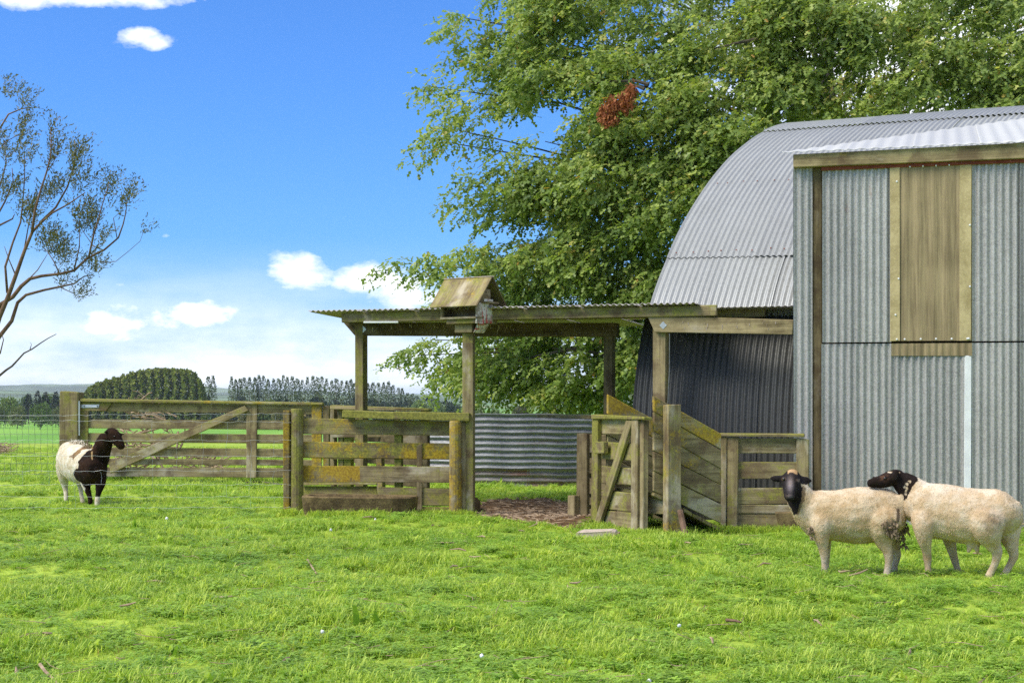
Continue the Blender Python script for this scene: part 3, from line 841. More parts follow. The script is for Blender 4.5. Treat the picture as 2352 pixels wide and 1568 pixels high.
# wire netting fences
def wire_net(name, fr, x0, x1, ys, vstep, off, rad, mat, label, sag=0.0, kink=0.008, broken=0.0, vrad=None):
    e = empty(name, fr.p((x0 + x1) / 2, 1150), label, "wire fence")
    u0, u1 = fr.u(x0, off), fr.u(x1, off)
    n = max(12, int((u1 - u0) / 0.09))
    zs = []
    for y in ys:
        z0, z1 = fr.p(x0, y[0], off).z, fr.p(x1, y[1], off).z
        pts = []
        for i in range(n + 1):
            f = i / n
            z = z0 + (z1 - z0) * f - sag * math.sin(math.pi * f) + random.uniform(-kink, kink)
            pts.append(fr.w(u0 + (u1 - u0) * f, off + random.uniform(-kink, kink) * 0.5, z))
        V, Fc = tube_data(pts, rad, 4)
        mesh_from("line_wire", V, Fc, mat, e, center=True)
        zs.append((z0, z1))
    parts = []
    u = u0 + vstep * 0.5
    while u < u1:
        f = (u - u0) / (u1 - u0)
        lst = [a + (b - a) * f for a, b in zs]
        for a, b in zip(lst[:-1], lst[1:]):
            if random.random() < broken: continue
            k = random.uniform(-0.02, 0.02)
            parts.append(tube_data([fr.w(u, off, a), fr.w(u + k, off, (a + b) / 2), fr.w(u + k * 0.3, off, b)], vrad or rad * 0.8, 4))
        u += vstep * random.uniform(0.92, 1.08)
    V, Fc = join_data(parts)
    o = mesh_from("stay_wires", V, Fc, mat, e); o["kind"] = "stuff"
    return e
NF = Frame(-160, 18.7, 668, 19.22)
wire_net("wire_netting", NF, -160, 668, [(955, 950), (964, 969), (1011, 1011), (1046, 1048), (1081, 1081), (1114, 1112), (1140, 1141), (1166, 1165)], 0.30, 0.06, 0.0014, WIRE, "thin silver wire netting strung from the mossy pen corner past the dark sheep", 0.0, 0.010, 0.5, 0.0011)
NF2 = Frame(-200, 26.9, 137, 26.55)
wire_net("wire_netting", NF2, -200, 137, [(905, 905), (954, 955), (972, 973), (996, 997), (1018, 1018), (1041, 1041), (1064, 1064), (1088, 1088)], 0.105, 0.0, 0.0032, WIRED, "fine dark wire netting running left from the big gate post", 0.0, 0.004, 0.0)

# ------------------------------------------------------------------ tank ring of horizontally corrugated iron
TR = 3.9
TC = PX(1205, 1110, 25.15 + TR); TC.x = PX(1205, 1110, 25.15).x
tank = empty("corrugated_iron_wall", (TC.x, TC.y - TR, 0), "low slightly curved wall of dull old corrugated iron under the oak", "iron wall")
def ring_fn(Sx, Tx):                              # s vertical, t along the curve
    dirn = np.stack([np.sin(Tx), -np.cos(Tx), np.zeros_like(Tx)], -1)
    rr = TR + 0.008 * np.sin(Tx * 19) + 0.006 * np.sin(Tx * 47 + 2) + 0.006 * np.sin(Sx * 6 + Tx * 9)
    P = np.array([TC.x, TC.y, 0.0]) + dirn * rr[..., None] + Sx[..., None] * np.array([0, 0, 1.0])
    P[..., 2] += 0.004 * np.sin(Tx * 8 + 1) + 0.004 * np.sin(Tx * 31) - 0.035 * (Tx + 0.41)
    return P, dirn
for k, (a, b, h0, h1) in enumerate(((-0.42, -0.10, 0.30, 1.175), (-0.11, 0.17, 0.30, 1.175), (0.16, 0.45, 0.30, 1.17))):
    corr_sheet("iron_sheet", tank, ring_fn, h0, h1, a, b, 34, 0.096, 0.016, TANKM, per=10)
def ring_fn2(Sx, Tx):
    P, d = ring_fn(Sx, Tx); return P - d * 0.03, d
for (a, b) in ((-0.42, 0.02), (0.01, 0.45)):
    o = corr_sheet("iron_sheet", tank, ring_fn2, 0.0, 0.36, a, b, 34, 0.096, 0.014, TANKR, per=10); o["label"] = "browner rusty sheet along the foot of the wall"

# ------------------------------------------------------------------ gate of the loading ramp
CG = Frame(1360, 17.8, 1475, 16.45)
cg = empty("ramp_gate", CG.p(1415, 1215), "small green tinged wooden gate with a diagonal brace standing open by the ramp", "gate")
c1 = (0.42, 0.02, 0.0)
slab("top_cap", cg, CG, [(1357, 952), (1478, 957), (1478, 963.5), (1357, 962.5)], 0.05, 0.10, WOOD, (0.55, 0.05, 0.0), axis=CG.a)
for (l0, l1, r0, r1, c_) in ((961, 997, 963, 998, (0.28, 0.0, 0.0)), (1013, 1052, 1019, 1058.5, c1), (1067.5, 1107, 1077, 1116, (0.36, 0, 0)), (1124, 1166, 1134, 1176.5, c1), (1169, 1208, 1178.5, 1221, (0.30, 0, 0))):
    board("board", cg, CG, 1362, 1468, l0, l1, r0, r1, -0.02, 0.028, WOOD, c_)
board("board", cg, CG, 1370, 1460, 1207, 1213, 1217, 1224, 0.0, 0.03, WOOD, (0.2, 0, 0))
slab("stile", cg, CG, [(1358.5, 962), (1372.5, 962), (1371, 1203), (1357.5, 1202)], 0.03, 0.05, WOOD, (0.55, 0.08, 0.0), axis=Vector((0, 0, 1)))
slab("stile", cg, CG, [(1450, 963), (1464.5, 963), (1462, 1226), (1448, 1224)], 0.03, 0.05, WOOD, (0.22, 0.03, 0.0), axis=Vector((0, 0, 1)))
slab("stile", cg, CG, [(1469, 965), (1478, 965), (1477, 1226), (1469, 1226)], 0.0, 0.06, WOOD, (0.25, 0.03, 0.0), axis=Vector((0, 0, 1)))
slab("brace", cg, CG, [(1437, 965), (1452, 965), (1377, 1203), (1364, 1201)], 0.034, 0.04, WOOD, (0.35, 0.06, 0.0))
slab("latch_block", cg, CG, [(1365.5, 1014), (1386, 1014), (1386, 1041), (1365.5, 1041)], 0.07, 0.06, WOOD, (0.5, 0.05, 0.0))

# ------------------------------------------------------------------ loading ramp
ramp = empty("loading_ramp", PX(1560, 1215, 16.8), "sloping boarded sheep loading ramp with yellow lichen on its high end", "ramp")
RN = Frame.__new__(Frame); RN.o = PX(1502, 1225, 16.4); RN.o.z = 0; RN.a = Vector((0.934, 0.357, 0)).normalized(); RN.n = Vector((RN.a.y, -RN.a.x, 0))
lefty = [908, 946, 990, 1036, 1082, 1128]; righty = [996, 1032.5, 1077, 1113, 1157, 1202]
lc = [(0.25, 0.48, 0.0), (0.20, 0.36, 0.05), (0.2, 0.33, 0.0), (0.25, 0.12, 0.0), (0.3, 0.05, 0.0)]
for i in range(5):
    board("side_board", ramp, RN, 1502, 1657, lefty[i] + 0.8, lefty[i + 1] - 0.8, righty[i] + 0.8, righty[i + 1] - 0.8, 0.0 + 0.004 * (i % 2), 0.04, WOOD, lc[i])
RFar = Frame.__new__(Frame); RFar.o = PX(1396, 1220, 17.52); RFar.o.z = 0; RFar.a = RN.a; RFar.n = RN.n
ly = [904, 951, 999, 1047, 1095, 1135]; ry = [967, 1011, 1056, 1100, 1145, 1185]
for i in range(5):
    board("side_board", ramp, RFar, 1396, 1512, ly[i] + 0.8, ly[i + 1] - 0.8, ry[i] + 0.8, ry[i + 1] - 0.8, 0.0, 0.04, WOOD, [(0.25, 0.46, 0.05), (0.2, 0.12, 0.0), (0.2, 0.08, 0.1), (0.2, 0.0, 0.2), (0.2, 0.0, 0.3)][i])
vpost("post", ramp, RN, 1543, 0.07, 0.15, 0.12, 929.5, color=(0.25, 0.34, 0.0))
p = PX(1523, 1150, 16.75); 
a0 = RN.o + Vector((0, 0, 0.43)); b0 = RFar.o + Vector((0, 0, 0.43)); dn = RN.a * 0.80 + Vector((0, 0, -0.40))
for k in range(7):
    f0, f1 = k / 7, (k + 0.93) / 7
    hexa("floor_plank", ramp, [a0 + dn * f0, a0 + dn * f1, b0 + dn * f1, b0 + dn * f0] + [q + Vector((0, 0, -0.04)) for q in (a0 + dn * f0, a0 + dn * f1, b0 + dn * f1, b0 + dn * f0)], WOOD, (0.35, 0.05, 0.2))
CXF = Frame(1464, 16.72, 1540, 16.42)
board("cross_beam", ramp, CXF, 1462, 1538, 1140, 1180, 1140, 1181, 0.02, 0.06, WOOD, (0.3, 0.02, 0.1))
slab("prop", ramp, CXF, [(1524, 1182), (1540, 1182), (1535, 1224), (1520, 1224)], -0.05, 0.1, WOOD, (0.2, 0.03, 0.2), axis=Vector((0, 0, 1)))
vpost("post", ramp, RFar, 1404, -0.10, 0.10, 0.10, 985, color=(0.3, 0.05, 0.3))

# rail panel right of the ramp
RP = Frame(1655, 17.12, 1857, 16.92)
rp = empty("yard_fence", RP.p(1756, 1213), "short four board yard fence between the loading ramp and the shed door", "fence")
board("cap_rail", rp, RP, 1650, 1848, 995.5, 1002.5, 996.5, 1003.5, 0.08, 0.13, WOOD, (0.35, 0.1, 0.0))
slab("post", rp, RP, [(1656, 1003), (1669, 1003), (1668, 1217), (1655, 1217)], 0.06, 0.10, WOOD, (0.35, 0.2, 0.1), axis=Vector((0, 0, 1)))
slab("post", rp, RP, [(1671, 1003.5), (1697, 1003.5), (1694, 1217), (1669, 1217)], 0.05, 0.09, WOOD, (0.28, 0.03, 0.0), axis=Vector((0, 0, 1)))
slab("post", rp, RP, [(1829, 1004), (1858, 1009), (1858, 1218), (1829, 1218)], 0.05, 0.09, WOOD, (0.25, 0.05, 0.0), axis=Vector((0, 0, 1)))
for (l0, l1, c_) in ((1006.5, 1040.5, (0.10, 0.06, 0.0)), (1060, 1099.5, (0.30, 0.08, 0.0)), (1120, 1157, (0.34, 0.16, 0.0)), (1158.5, 1179, (0.2, 0.05, 0.1)), (1180.5, 1216, (0.3, 0.1, 0.1))):
    board("rail", rp, RP, 1690, 1834, l0, l1, l0, l1, 0.005, 0.035, WOOD, c_)
p0 = RP.p(1778, 1176, 0.12)
tag(slab("leaning_slab", None, RP, [(1779, 1176), (1836, 1174), (1842, 1220), (1792, 1220)], 0.16, 0.05, CONC, (0, 0, 0), 0.01), "dark flat slab leaning against the foot of the yard fence", "slab")

# dark gate post and boards behind the ramp gate, wood block, log, stone
BP = Frame(1324, 18.85, 1362, 18.6)
dg = empty("dark_hurdle", BP.p(1336, 1185), "dark brown post with hurdle boards just left of the ramp gate", "fence")
slab("post", dg, BP, [(1325, 995), (1348, 995), (1347, 1188), (1323, 1188)], 0.04, 0.10, WOOD, (0.0, 0.0, 0.55), axis=Vector((0, 0, 1)))
for (a, b) in ((997, 1040), (1052, 1088), (1098, 1135), (1142, 1160), (1168, 1186)):
    board("board", dg, BP, 1346, 1450, a, b, a, b, 0.0, 0.03, WOOD, (0.0, 0.0, 0.58))
beam("rail", dg, PX(1240, 954.5, 21.5), PX(1362, 957.5, 19.0), 0.10, 0.04, WOOD, (0.3, 0.1, 0.3))
tag(slab("wood_block", None, BP, [(1303, 1137), (1320, 1138), (1319, 1187), (1302, 1185)], 0.12, 0.14, WOOD, (0.0, 0.02, 0.1)), "short upright block of grey wood standing on the bare earth", "wood block")
V, Fc = tube_data([PX(1086, 1158, 19.6), PX(1080, 1157, 20.4)], 0.10, 14)
tag(mesh_from("log", V, Fc, WOOD, None, (0.0, 0.0, 0.8), ax=Vector((0, 1, 0))), "dark end of a log lying behind the birdhouse post", "log")
bm = bmesh.new()
sp_ = [PX(x, y - 3, 15.4) for x, y in ((1322, 1228), (1330, 1223.5), (1404, 1221.5), (1413, 1224), (1411, 1236), (1392, 1248), (1330, 1248), (1321, 1238))]
fv = [bm.verts.new(q) for q in sp_]; bv = [bm.verts.new(q + Vector((0.04, 0.20, 0.005))) for q in sp_]
bm.faces.new(fv); bm.faces.new(bv[::-1])
for i in range(8): bm.faces.new((fv[i], bv[i], bv[(i + 1) % 8], fv[(i + 1) % 8]))
bmesh.ops.recalc_face_normals(bm, faces=bm.faces)
bmesh.ops.bevel(bm, geom=list(bm.edges), offset=0.012, segments=2, affect="EDGES", profile=0.5)
bmesh.ops.subdivide_edges(bm, edges=bm.edges, cuts=1)
for v in bm.verts: v.co += Vector([random.uniform(-0.005, 0.005) for _ in range(3)])
me = bpy.data.meshes.new("stone"); bm.to_mesh(me); bm.free(); grain(me, Vector((1, 0, 0)))
tag(link_mesh("stone", me, STONE), "pale flat broken slab lying in the grass below the ramp gate", "stone")
V, Fc = tube_data([PX(1562, 1171, 16.25), PX(1568, 1200, 16.2), PX(1576, 1234, 16.1)], [0.03, 0.032, 0.03], 8)
tag(mesh_from("stake", V, Fc, BARKR, None), "thin reddish stake leaning beside the ramp post", "stake")

# ------------------------------------------------------------------ birdhouse on its post
bpo = empty("birdhouse_post", PF.p(1077, 1183), "tall square timber post that carries the birdhouse", "post")
vpost("post_body", bpo, PF, 1076.5, 0.0, 0.135, 0.12, 765, color=(0.38, 0.04, 0.05))
BC = PF.p(1076.5, 765, 0.0)
bh = empty("birdhouse", (BC.x, BC.y, BC.z), "mossy gabled wooden birdhouse with peeling red and white paint on the tall post", "birdhouse")
th = R(-36); A = Vector((math.cos(th), math.sin(th), 0)); D = Vector((-math.sin(th), math.cos(th), 0)); Z = Vector((0, 0, 1))
def bhp(a, d, z): return Vector((BC.x, BC.y, 0)) + A * a + D * d + Z * z
zE, zR = 2.495, 2.855
def bhbox(name, a0, a1, d0, d1, z0, z1, col, mat=WOOD, bevel=0.003):
    return hexa(name, bh, [bhp(a0, d0, z1), bhp(a1, d0, z1), bhp(a1, d0, z0), bhp(a0, d0, z0), bhp(a0, d1, z1), bhp(a1, d1, z1), bhp(a1, d1, z0), bhp(a0, d1, z0)], mat, col, bevel, jitter=0.001)
def paint_mat():
    m = MT("peeling_paint"); g = m.attr("gco")
    n = m.noise(g, 1.0, 5, 0.6, (3, 26, 26)); n2 = m.noise(g, 9, 5, 0.7)
    w = m.mix(m.rng(n2, 0.42, 0.56), (0.30, 0.25, 0.18), (0.70, 0.65, 0.58))
    c = m.mix(m.rng(n, 0.54, 0.62), w, (0.55, 0.05, 0.055))
    m.bsdf(c, 0.85, 0, m.bump(n2, 0.4, 0.004), 0.2)
    return m.m
PAINT = paint_mat()
w2 = 0.295
for sgn in (-1, 1):
    r0, r1 = bhp(-0.36, 0, zR), bhp(0.36, 0, zR)
    e0, e1 = bhp(-0.36, sgn * w2, zE), bhp(0.36, sgn * w2, zE)
    nrm = (D * sgn * (zR - zE) + Z * w2).normalized() * 0.018
    hexa("roof_panel", bh, [r0 + nrm, r1 + nrm, e1 + nrm, e0 + nrm, r0, r1, e1, e0], WOOD, (0.16, 0.27, 0.0) if sgn < 0 else (0.4, 0.1, 0.5), 0.003, jitter=0.001, axis=(e0 - r0))
beam("ridge_strip", bh, bhp(-0.36, 0, zR + 0.012), bhp(0.36, 0, zR + 0.012), 0.06, 0.012, STONE)
bhbox("floor_ledge", -0.27, 0.27, -0.215, 0.20, 2.36, 2.385, (0.3, 0.2, 0.0))
bhbox("front_stud", -0.27, -0.24, -0.205, -0.17, 2.38, 2.53, (0.2, 0.1, 0.0))
bhbox("back_wall", -0.25, 0.25, -0.02, 0.0, 2.38, 2.62, (0.0, 0.0, 0.3))
bhbox("side_wall", -0.27, -0.255, -0.17, 0.19, 2.38, 2.55, (0.2, 0.1, 0.3))
bhbox("end_wall", 0.255, 0.27, -0.20, -0.05, 2.30, 2.55, (0, 0, 0), PAINT)
bhbox("end_wall", 0.257, 0.272, -0.05, 0.13, 2.31, 2.60, (0, 0, 0), PAINT)
bhbox("end_wall", 0.255, 0.27, 0.13, 0.22, 2.305, 2.54, (0.55, 0.1, 0.0))
bhbox("gable_board", 0.24, 0.255, -0.13, 0.10, 2.55, 2.72, (0.0, 0.0, 0.2))
bhbox("perch", 0.20, 0.34, -0.08, 0.16, 2.545, 2.565, (0.3, 0.2, 0.2))
bhbox("lower_box", -0.20, 0.25, -0.18, 0.16, 2.305, 2.36, (0.45, 0.0, 0.25))
bhbox("support_block", -0.13, 0.13, -0.11, 0.11, 2.20, 2.305, (0.05, 0.02, 0.1))
o = hexa("bracket", bh, [bhp(0.20, -0.10, 2.30), bhp(0.24, -0.10, 2.30), bhp(0.16, -0.10, 2.20), bhp(0.135, -0.10, 2.20), bhp(0.20, 0.1, 2.30), bhp(0.24, 0.1, 2.30), bhp(0.16, 0.1, 2.20), bhp(0.135, 0.1, 2.20)], PAINT, (0, 0, 0), 0.002); o["label"] = "red painted slanting bracket"
c = bhp(0.0, -0.024, 2.50); V, Fc = tube_data([c, c - D * 0.004], 0.024, 12); mesh_from("entrance_hole", V, Fc, WIRED, bh)

# ------------------------------------------------------------------ sheep
def wool_mat():
    m = MT("fleece")
    c = m.attr("col", "Color")
    g = m.n("ShaderNodeTexCoord").outputs["Object"]
    n1 = m.noise(g, 55, 5, 0.7); n2 = m.noise(g, 9, 5, 0.65); n3 = m.noise(g, 160, 3, 0.6)
    c = m.mix(1.0, c, m.mix(m.rng(n1, 0.3, 0.7), (0.90, 0.88, 0.84), (1.05, 1.05, 1.05)), "MULTIPLY")
    c = m.mix(1.0, c, m.mix(m.rng(n2, 0.38, 0.62), (0.86, 0.78, 0.66), (1.04, 1.04, 1.04)), "MULTIPLY")
    q = m.bsdf(c, 0.95, 0.0, m.bump(m.math("ADD", n1, m.math("MULTIPLY", n3, 0.6)), 0.8, 0.012), 0.08)
    q.inputs["Sheen Weight"].default_value = 0.0
    q.inputs["Sheen Roughness"].default_value = 0.6
    return m.m
WOOL = wool_mat()
EYE = MT("dark_eye"); EYE.bsdf((0.012, 0.008, 0.006), 0.12, 0, None, 0.6); EYE = EYE.m

def loft(chain, n=16):
    """chain: (point, r_side, r_up, up vector or None) -> closed tube of elliptical rings"""
    V, Fc = [], []
    P = [Vector(c[0]) for c in chain]
    run = (P[-1] - P[0]).normalized()
    up0 = Vector((1, 0, 0)) if abs(run.z) > 0.8 else Vector((0, 0, 1))      # one reference for the whole chain, so rings never twist
    for i, c in enumerate(chain):
        t = (P[min(i + 1, len(P) - 1)] - P[max(i - 1, 0)]).normalized()
        up = Vector(c[3]) if len(c) > 3 and c[3] is not None else up0
        s = t.cross(up).normalized(); u = s.cross(t).normalized()
        for k in range(n):
            a = 2 * math.pi * k / n
            V.append(P[i] + s * math.cos(a) * c[1] + u * math.sin(a) * c[2])
    for i in range(len(P) - 1):
        for k in range(n):
            Fc.append((i * n + k, i * n + (k + 1) % n, (i + 1) * n + (k + 1) % n, (i + 1) * n + k))
    V.append(P[0] - (P[1] - P[0]).normalized() * min(chain[0][1], chain[0][2]) * 0.45); a = len(V) - 1
    V.append(P[-1] + (P[-1] - P[-2]).normalized() * min(chain[-1][1], chain[-1][2]) * 0.45); b = len(V) - 1
    e = (len(P) - 1) * n
    for k in range(n):
        Fc.append((a, (k + 1) % n, k)); Fc.append((b, e + k, e + (k + 1) % n))
    return V, Fc

def resample(chain, step=0.03):
    """smooth the chain so that bends are round"""
    P = np.array([list(c[0]) + [c[1], c[2]] for c in chain], float)
    if len(P) < 3: return chain
    seg = np.concatenate([[0], np.cumsum(np.linalg.norm(np.diff(P[:, :3], axis=0), axis=1) + 1e-6)])
    n = max(len(P), int(seg[-1] / step) + 2)
    tt = np.linspace(0, seg[-1], n)
    M = np.gradient(P, seg, axis=0)
    k = np.clip(np.searchsorted(seg, tt) - 1, 0, len(seg) - 2); h = seg[k + 1] - seg[k]; x = (tt - seg[k]) / h
    Q = (2*x**3-3*x**2+1)[:, None]*P[k] + ((x**3-2*x**2+x)*h)[:, None]*M[k] + (-2*x**3+3*x**2)[:, None]*P[k+1] + ((x**3-x**2)*h)[:, None]*M[k+1]
    up = chain[0][3] if len(chain[0]) > 3 else None
    return [(q[:3], max(q[3], 0.006), max(q[4], 0.006), up) for q in Q]

def animal(name, chains, voxel, paint, label, smooth=8, lump=0.006, group=None, cat="sheep"):
    V, Fc = join_data([loft(resample(c)) for c in chains])
    me = bpy.data.meshes.new(name); me.from_pydata([tuple(v) for v in V], [], Fc); me.update()
    tmp = bpy.data.objects.new(name, me); COL.objects.link(tmp)
    md = tmp.modifiers.new("r", "REMESH"); md.mode = "VOXEL"; md.voxel_size = voxel
    sm = tmp.modifiers.new("s", "SMOOTH"); sm.factor = 0.5; sm.iterations = smooth
    dg = bpy.context.evaluated_depsgraph_get()
    out = bpy.data.meshes.new_from_object(tmp.evaluated_get(dg))
    bpy.data.objects.remove(tmp); bpy.data.meshes.remove(me)
    n = len(out.vertices)
    co = np.empty(n * 3, np.float32); out.vertices.foreach_get("co", co); co = co.reshape(-1, 3)
    no = np.empty(n * 3, np.float32); out.vertex_normals.foreach_get("vector", no); no = no.reshape(-1, 3)
    col, woolly = paint(co)
    d = np.array([noise.fractal(Vector(c) * 16.0, 1.0, 2.0, 3) for c in co]) * lump + np.array([noise.noise(Vector(c) * 60.0) for c in co]) * lump * 0.5
    co = co + no * (d * woolly)[:, None]
    base = Vector((float(co[:, 0].mean()), float(co[:, 1].mean()), 0.0))
    out.vertices.foreach_set("co", (co - np.array(base)).astype(np.float32).ravel()); out.update()
    a = out.attributes.new("col", "FLOAT_COLOR", "POINT")
    a.data.foreach_set("color", np.concatenate([col, np.ones((n, 1))], 1).astype(np.float32).ravel())
    o = link_mesh(name, out, WOOL, None, base, smooth=True)
    tag(o, label, cat, group or "sheep grazing around the yards")
    # short fibres that break up the smooth skin
    r = np.random.default_rng(n); m = 12000
    j = r.integers(0, n, m); P = co[j]; Nn = no[j]; C = col[j] * r.uniform(1.0, 1.25, (m, 1))
    wl = woolly[j]; L = (0.002 + 0.0052 * wl) * r.uniform(0.6, 1.4, m)
    d = Nn * 0.30 + r.normal(0, 0.40, (m, 3)) + np.array([0, 0, -0.60]); d /= np.linalg.norm(d, axis=1)[:, None]
    s_ = np.cross(d, Nn + r.normal(0, 0.3, (m, 3))); s_ /= np.linalg.norm(s_, axis=1)[:, None] + 1e-9
    w_ = (0.0014 + 0.0016 * wl)[:, None]
    P = P + r.normal(0, 0.003, (m, 3)) - Nn * 0.002
    V3 = np.stack([P - s_ * w_, P + s_ * w_, P + d * L[:, None]], 1)
    fm = np_mesh("fleece", V3.reshape(-1, 3) - np.array(base), np.arange(3 * m), np.full(m, 3))
    a = fm.attributes.new("col", "FLOAT_COLOR", "POINT")
    a.data.foreach_set("color", np.concatenate([np.repeat(C, 3, 0), np.ones((3 * m, 1))], 1).astype(np.float32).ravel())
    fo = link_mesh("fleece", fm, WOOL, o, base); fo["kind"] = "stuff"
    return o

class Crop:
    """pixel coordinates of an enlarged piece of the picture"""
    def __init__(s, ox, oy, k): s.ox, s.oy, s.k = ox, oy, k
    def p(s, u, v, Y): return PX((s.ox + u / s.k) / 1.7415, (s.oy + v / s.k) / 1.7415, Y)
    def uv(s, co):
        px = CX + F * co[:, 0] / co[:, 1]; py = HY - F * (co[:, 2] - CH) / co[:, 1]
        return (px * 1.7415 - s.ox) * s.k, (py * 1.7415 - s.oy) * s.k
    def m(s, Y): return F / Y * 1.7415 * s.k              # crop px per metre

def nz(co, sc, seed=0.0):
    return np.array([noise.fractal(Vector(c) * sc + Vector((seed, seed, seed)), 1.0, 2.0, 4) for c in co])

def poly_soft(u, v, poly, co, amp, sc=14):
    j1, j2 = nz(co, sc, 3.0) * amp, nz(co, sc, 17.0) * amp
    return in_poly(u + j1, v + j2, poly).astype(float)

CREAM, CREAMD, TAN, BLK, BRN = np.array((0.64, 0.51, 0.35)), np.array((0.42, 0.32, 0.20)), np.array((0.40, 0.26, 0.13)), np.array((0.024, 0.020, 0.022)), np.array((0.036, 0.019, 0.012))

# --- ewe looking at the camera
C3 = Crop(3000, 1800, 2.146)
Y2 = 12.55; K2 = C3.m(Y2)
def c3(u, v, dy, ru, rv, Y=Y2, up=None): return (C3.p(u, v, Y + dy), ru, rv, up)
def torso(st, Y, K):                               # (u, top, bottom, half width, dy)
    return [(C3.p(u, (a + b) / 2, Y + dy), w, (b - a) / 2 / K, Vector((0, 0, 1))) for (u, a, b, w, dy) in st]
ch = [torso([(1322, 440, 600, 0.09, 0), (1295, 385, 665, 0.135, 0), (1230, 343, 720, 0.165, 0), (1150, 320, 752, 0.18, 0), (1050, 312, 788, 0.20, 0), (950, 313, 806, 0.215, 0), (850, 322, 798, 0.215, 0), (750, 338, 780, 0.20, 0), (650, 342, 765, 0.185, 0), (560, 345, 765, 0.17, 0), (490, 365, 755, 0.15, 0), (440, 410, 735, 0.12, 0), (412, 470, 700, 0.08, 0)], Y2, K2)]
FWD = Vector((0, -1, 0))
neck = [c3(520, 520, 0, 0.135, 0.15), c3(455, 440, -0.01, 0.115, 0.125), c3(405, 350, -0.02, 0.095, 0.10), c3(375, 270, -0.02, 0.075, 0.08)]
head = [c3(362, 205, 0.0, 0.050, 0.060, up=FWD), c3(357, 238, -0.035, 0.074, 0.082, up=FWD), c3(352, 275, -0.065, 0.077, 0.082, up=FWD), c3(345, 325, -0.115, 0.058, 0.066, up=FWD), c3(339, 370, -0.150, 0.047, 0.052, up=FWD), c3(336, 405, -0.170, 0.042, 0.043, up=FWD), c3(335, 428, -0.172, 0.030, 0.030, up=FWD)]
jaw = [c3(378, 300, -0.01, 0.055, 0.05), c3(362, 360, -0.07, 0.045, 0.045), c3(348, 408, -0.13, 0.032, 0.03)]
earL = [c3(300, 238, -0.045, 0.022, 0.020, up=FWD), c3(250, 242, -0.040, 0.031, 0.017, up=FWD), c3(208, 244, -0.035, 0.028, 0.015, up=FWD), c3(172, 234, -0.03, 0.013, 0.012, up=FWD)]
earR = [c3(410, 238, -0.045, 0.022, 0.020, up=FWD), c3(455, 252, -0.040, 0.032, 0.017, up=FWD), c3(495, 260, -0.035, 0.030, 0.015, up=FWD), c3(528, 266, -0.03, 0.014, 0.012, up=FWD)]
def leg(pts, dy): return [(C3.p(u, v, Y2 + dy + e), r, r2, None) for (u, v, r, r2, e) in pts]
ch += [neck, head, jaw, earL, earR,
       leg([(580, 500, 0.05, 0.06, 0.13), (592, 560, 0.075, 0.095, 0.04), (605, 640, 0.078, 0.088, -0.01), (616, 750, 0.056, 0.062, -0.01), (628, 845, 0.036, 0.039, 0), (638, 905, 0.032, 0.034, 0), (637, 980, 0.022, 0.024, 0), (638, 1030, 0.027, 0.028, 0), (640, 1072, 0.031, 0.032, 0)], -0.128),
       leg([(640, 660, 0.06, 0.07, 0), (650, 800, 0.045, 0.045, 0), (655, 900, 0.033, 0.033, 0), (655, 1000, 0.025, 0.025, 0), (655, 1062, 0.031, 0.031, 0)], 0.10),
       leg([(1175, 495, 0.05, 0.07, 0.15), (1158, 540, 0.085, 0.125, 0.04), (1145, 590, 0.098, 0.150, -0.005), (1138, 700, 0.082, 0.115, -0.01), (1150, 790, 0.052, 0.068, 0), (1182, 870, 0.036, 0.042, 0), (1190, 930, 0.030, 0.033, 0), (1181, 1020, 0.025, 0.028, 0), (1175, 1060, 0.030, 0.031, 0), (1173, 1094, 0.033, 0.034, 0)], -0.140),
       leg([(1190, 600, 0.085, 0.12, 0), (1215, 730, 0.06, 0.075, 0), (1248, 840, 0.037, 0.04, 0), (1262, 895, 0.034, 0.036, 0), (1245, 980, 0.026, 0.027, 0), (1234, 1078, 0.030, 0.031, 0)], 0.10),
       [c3(1285, 410, -0.06, 0.060, 0.055), c3(1312, 470, -0.09, 0.055, 0.050), c3(1305, 520, -0.09, 0.036, 0.034)]]
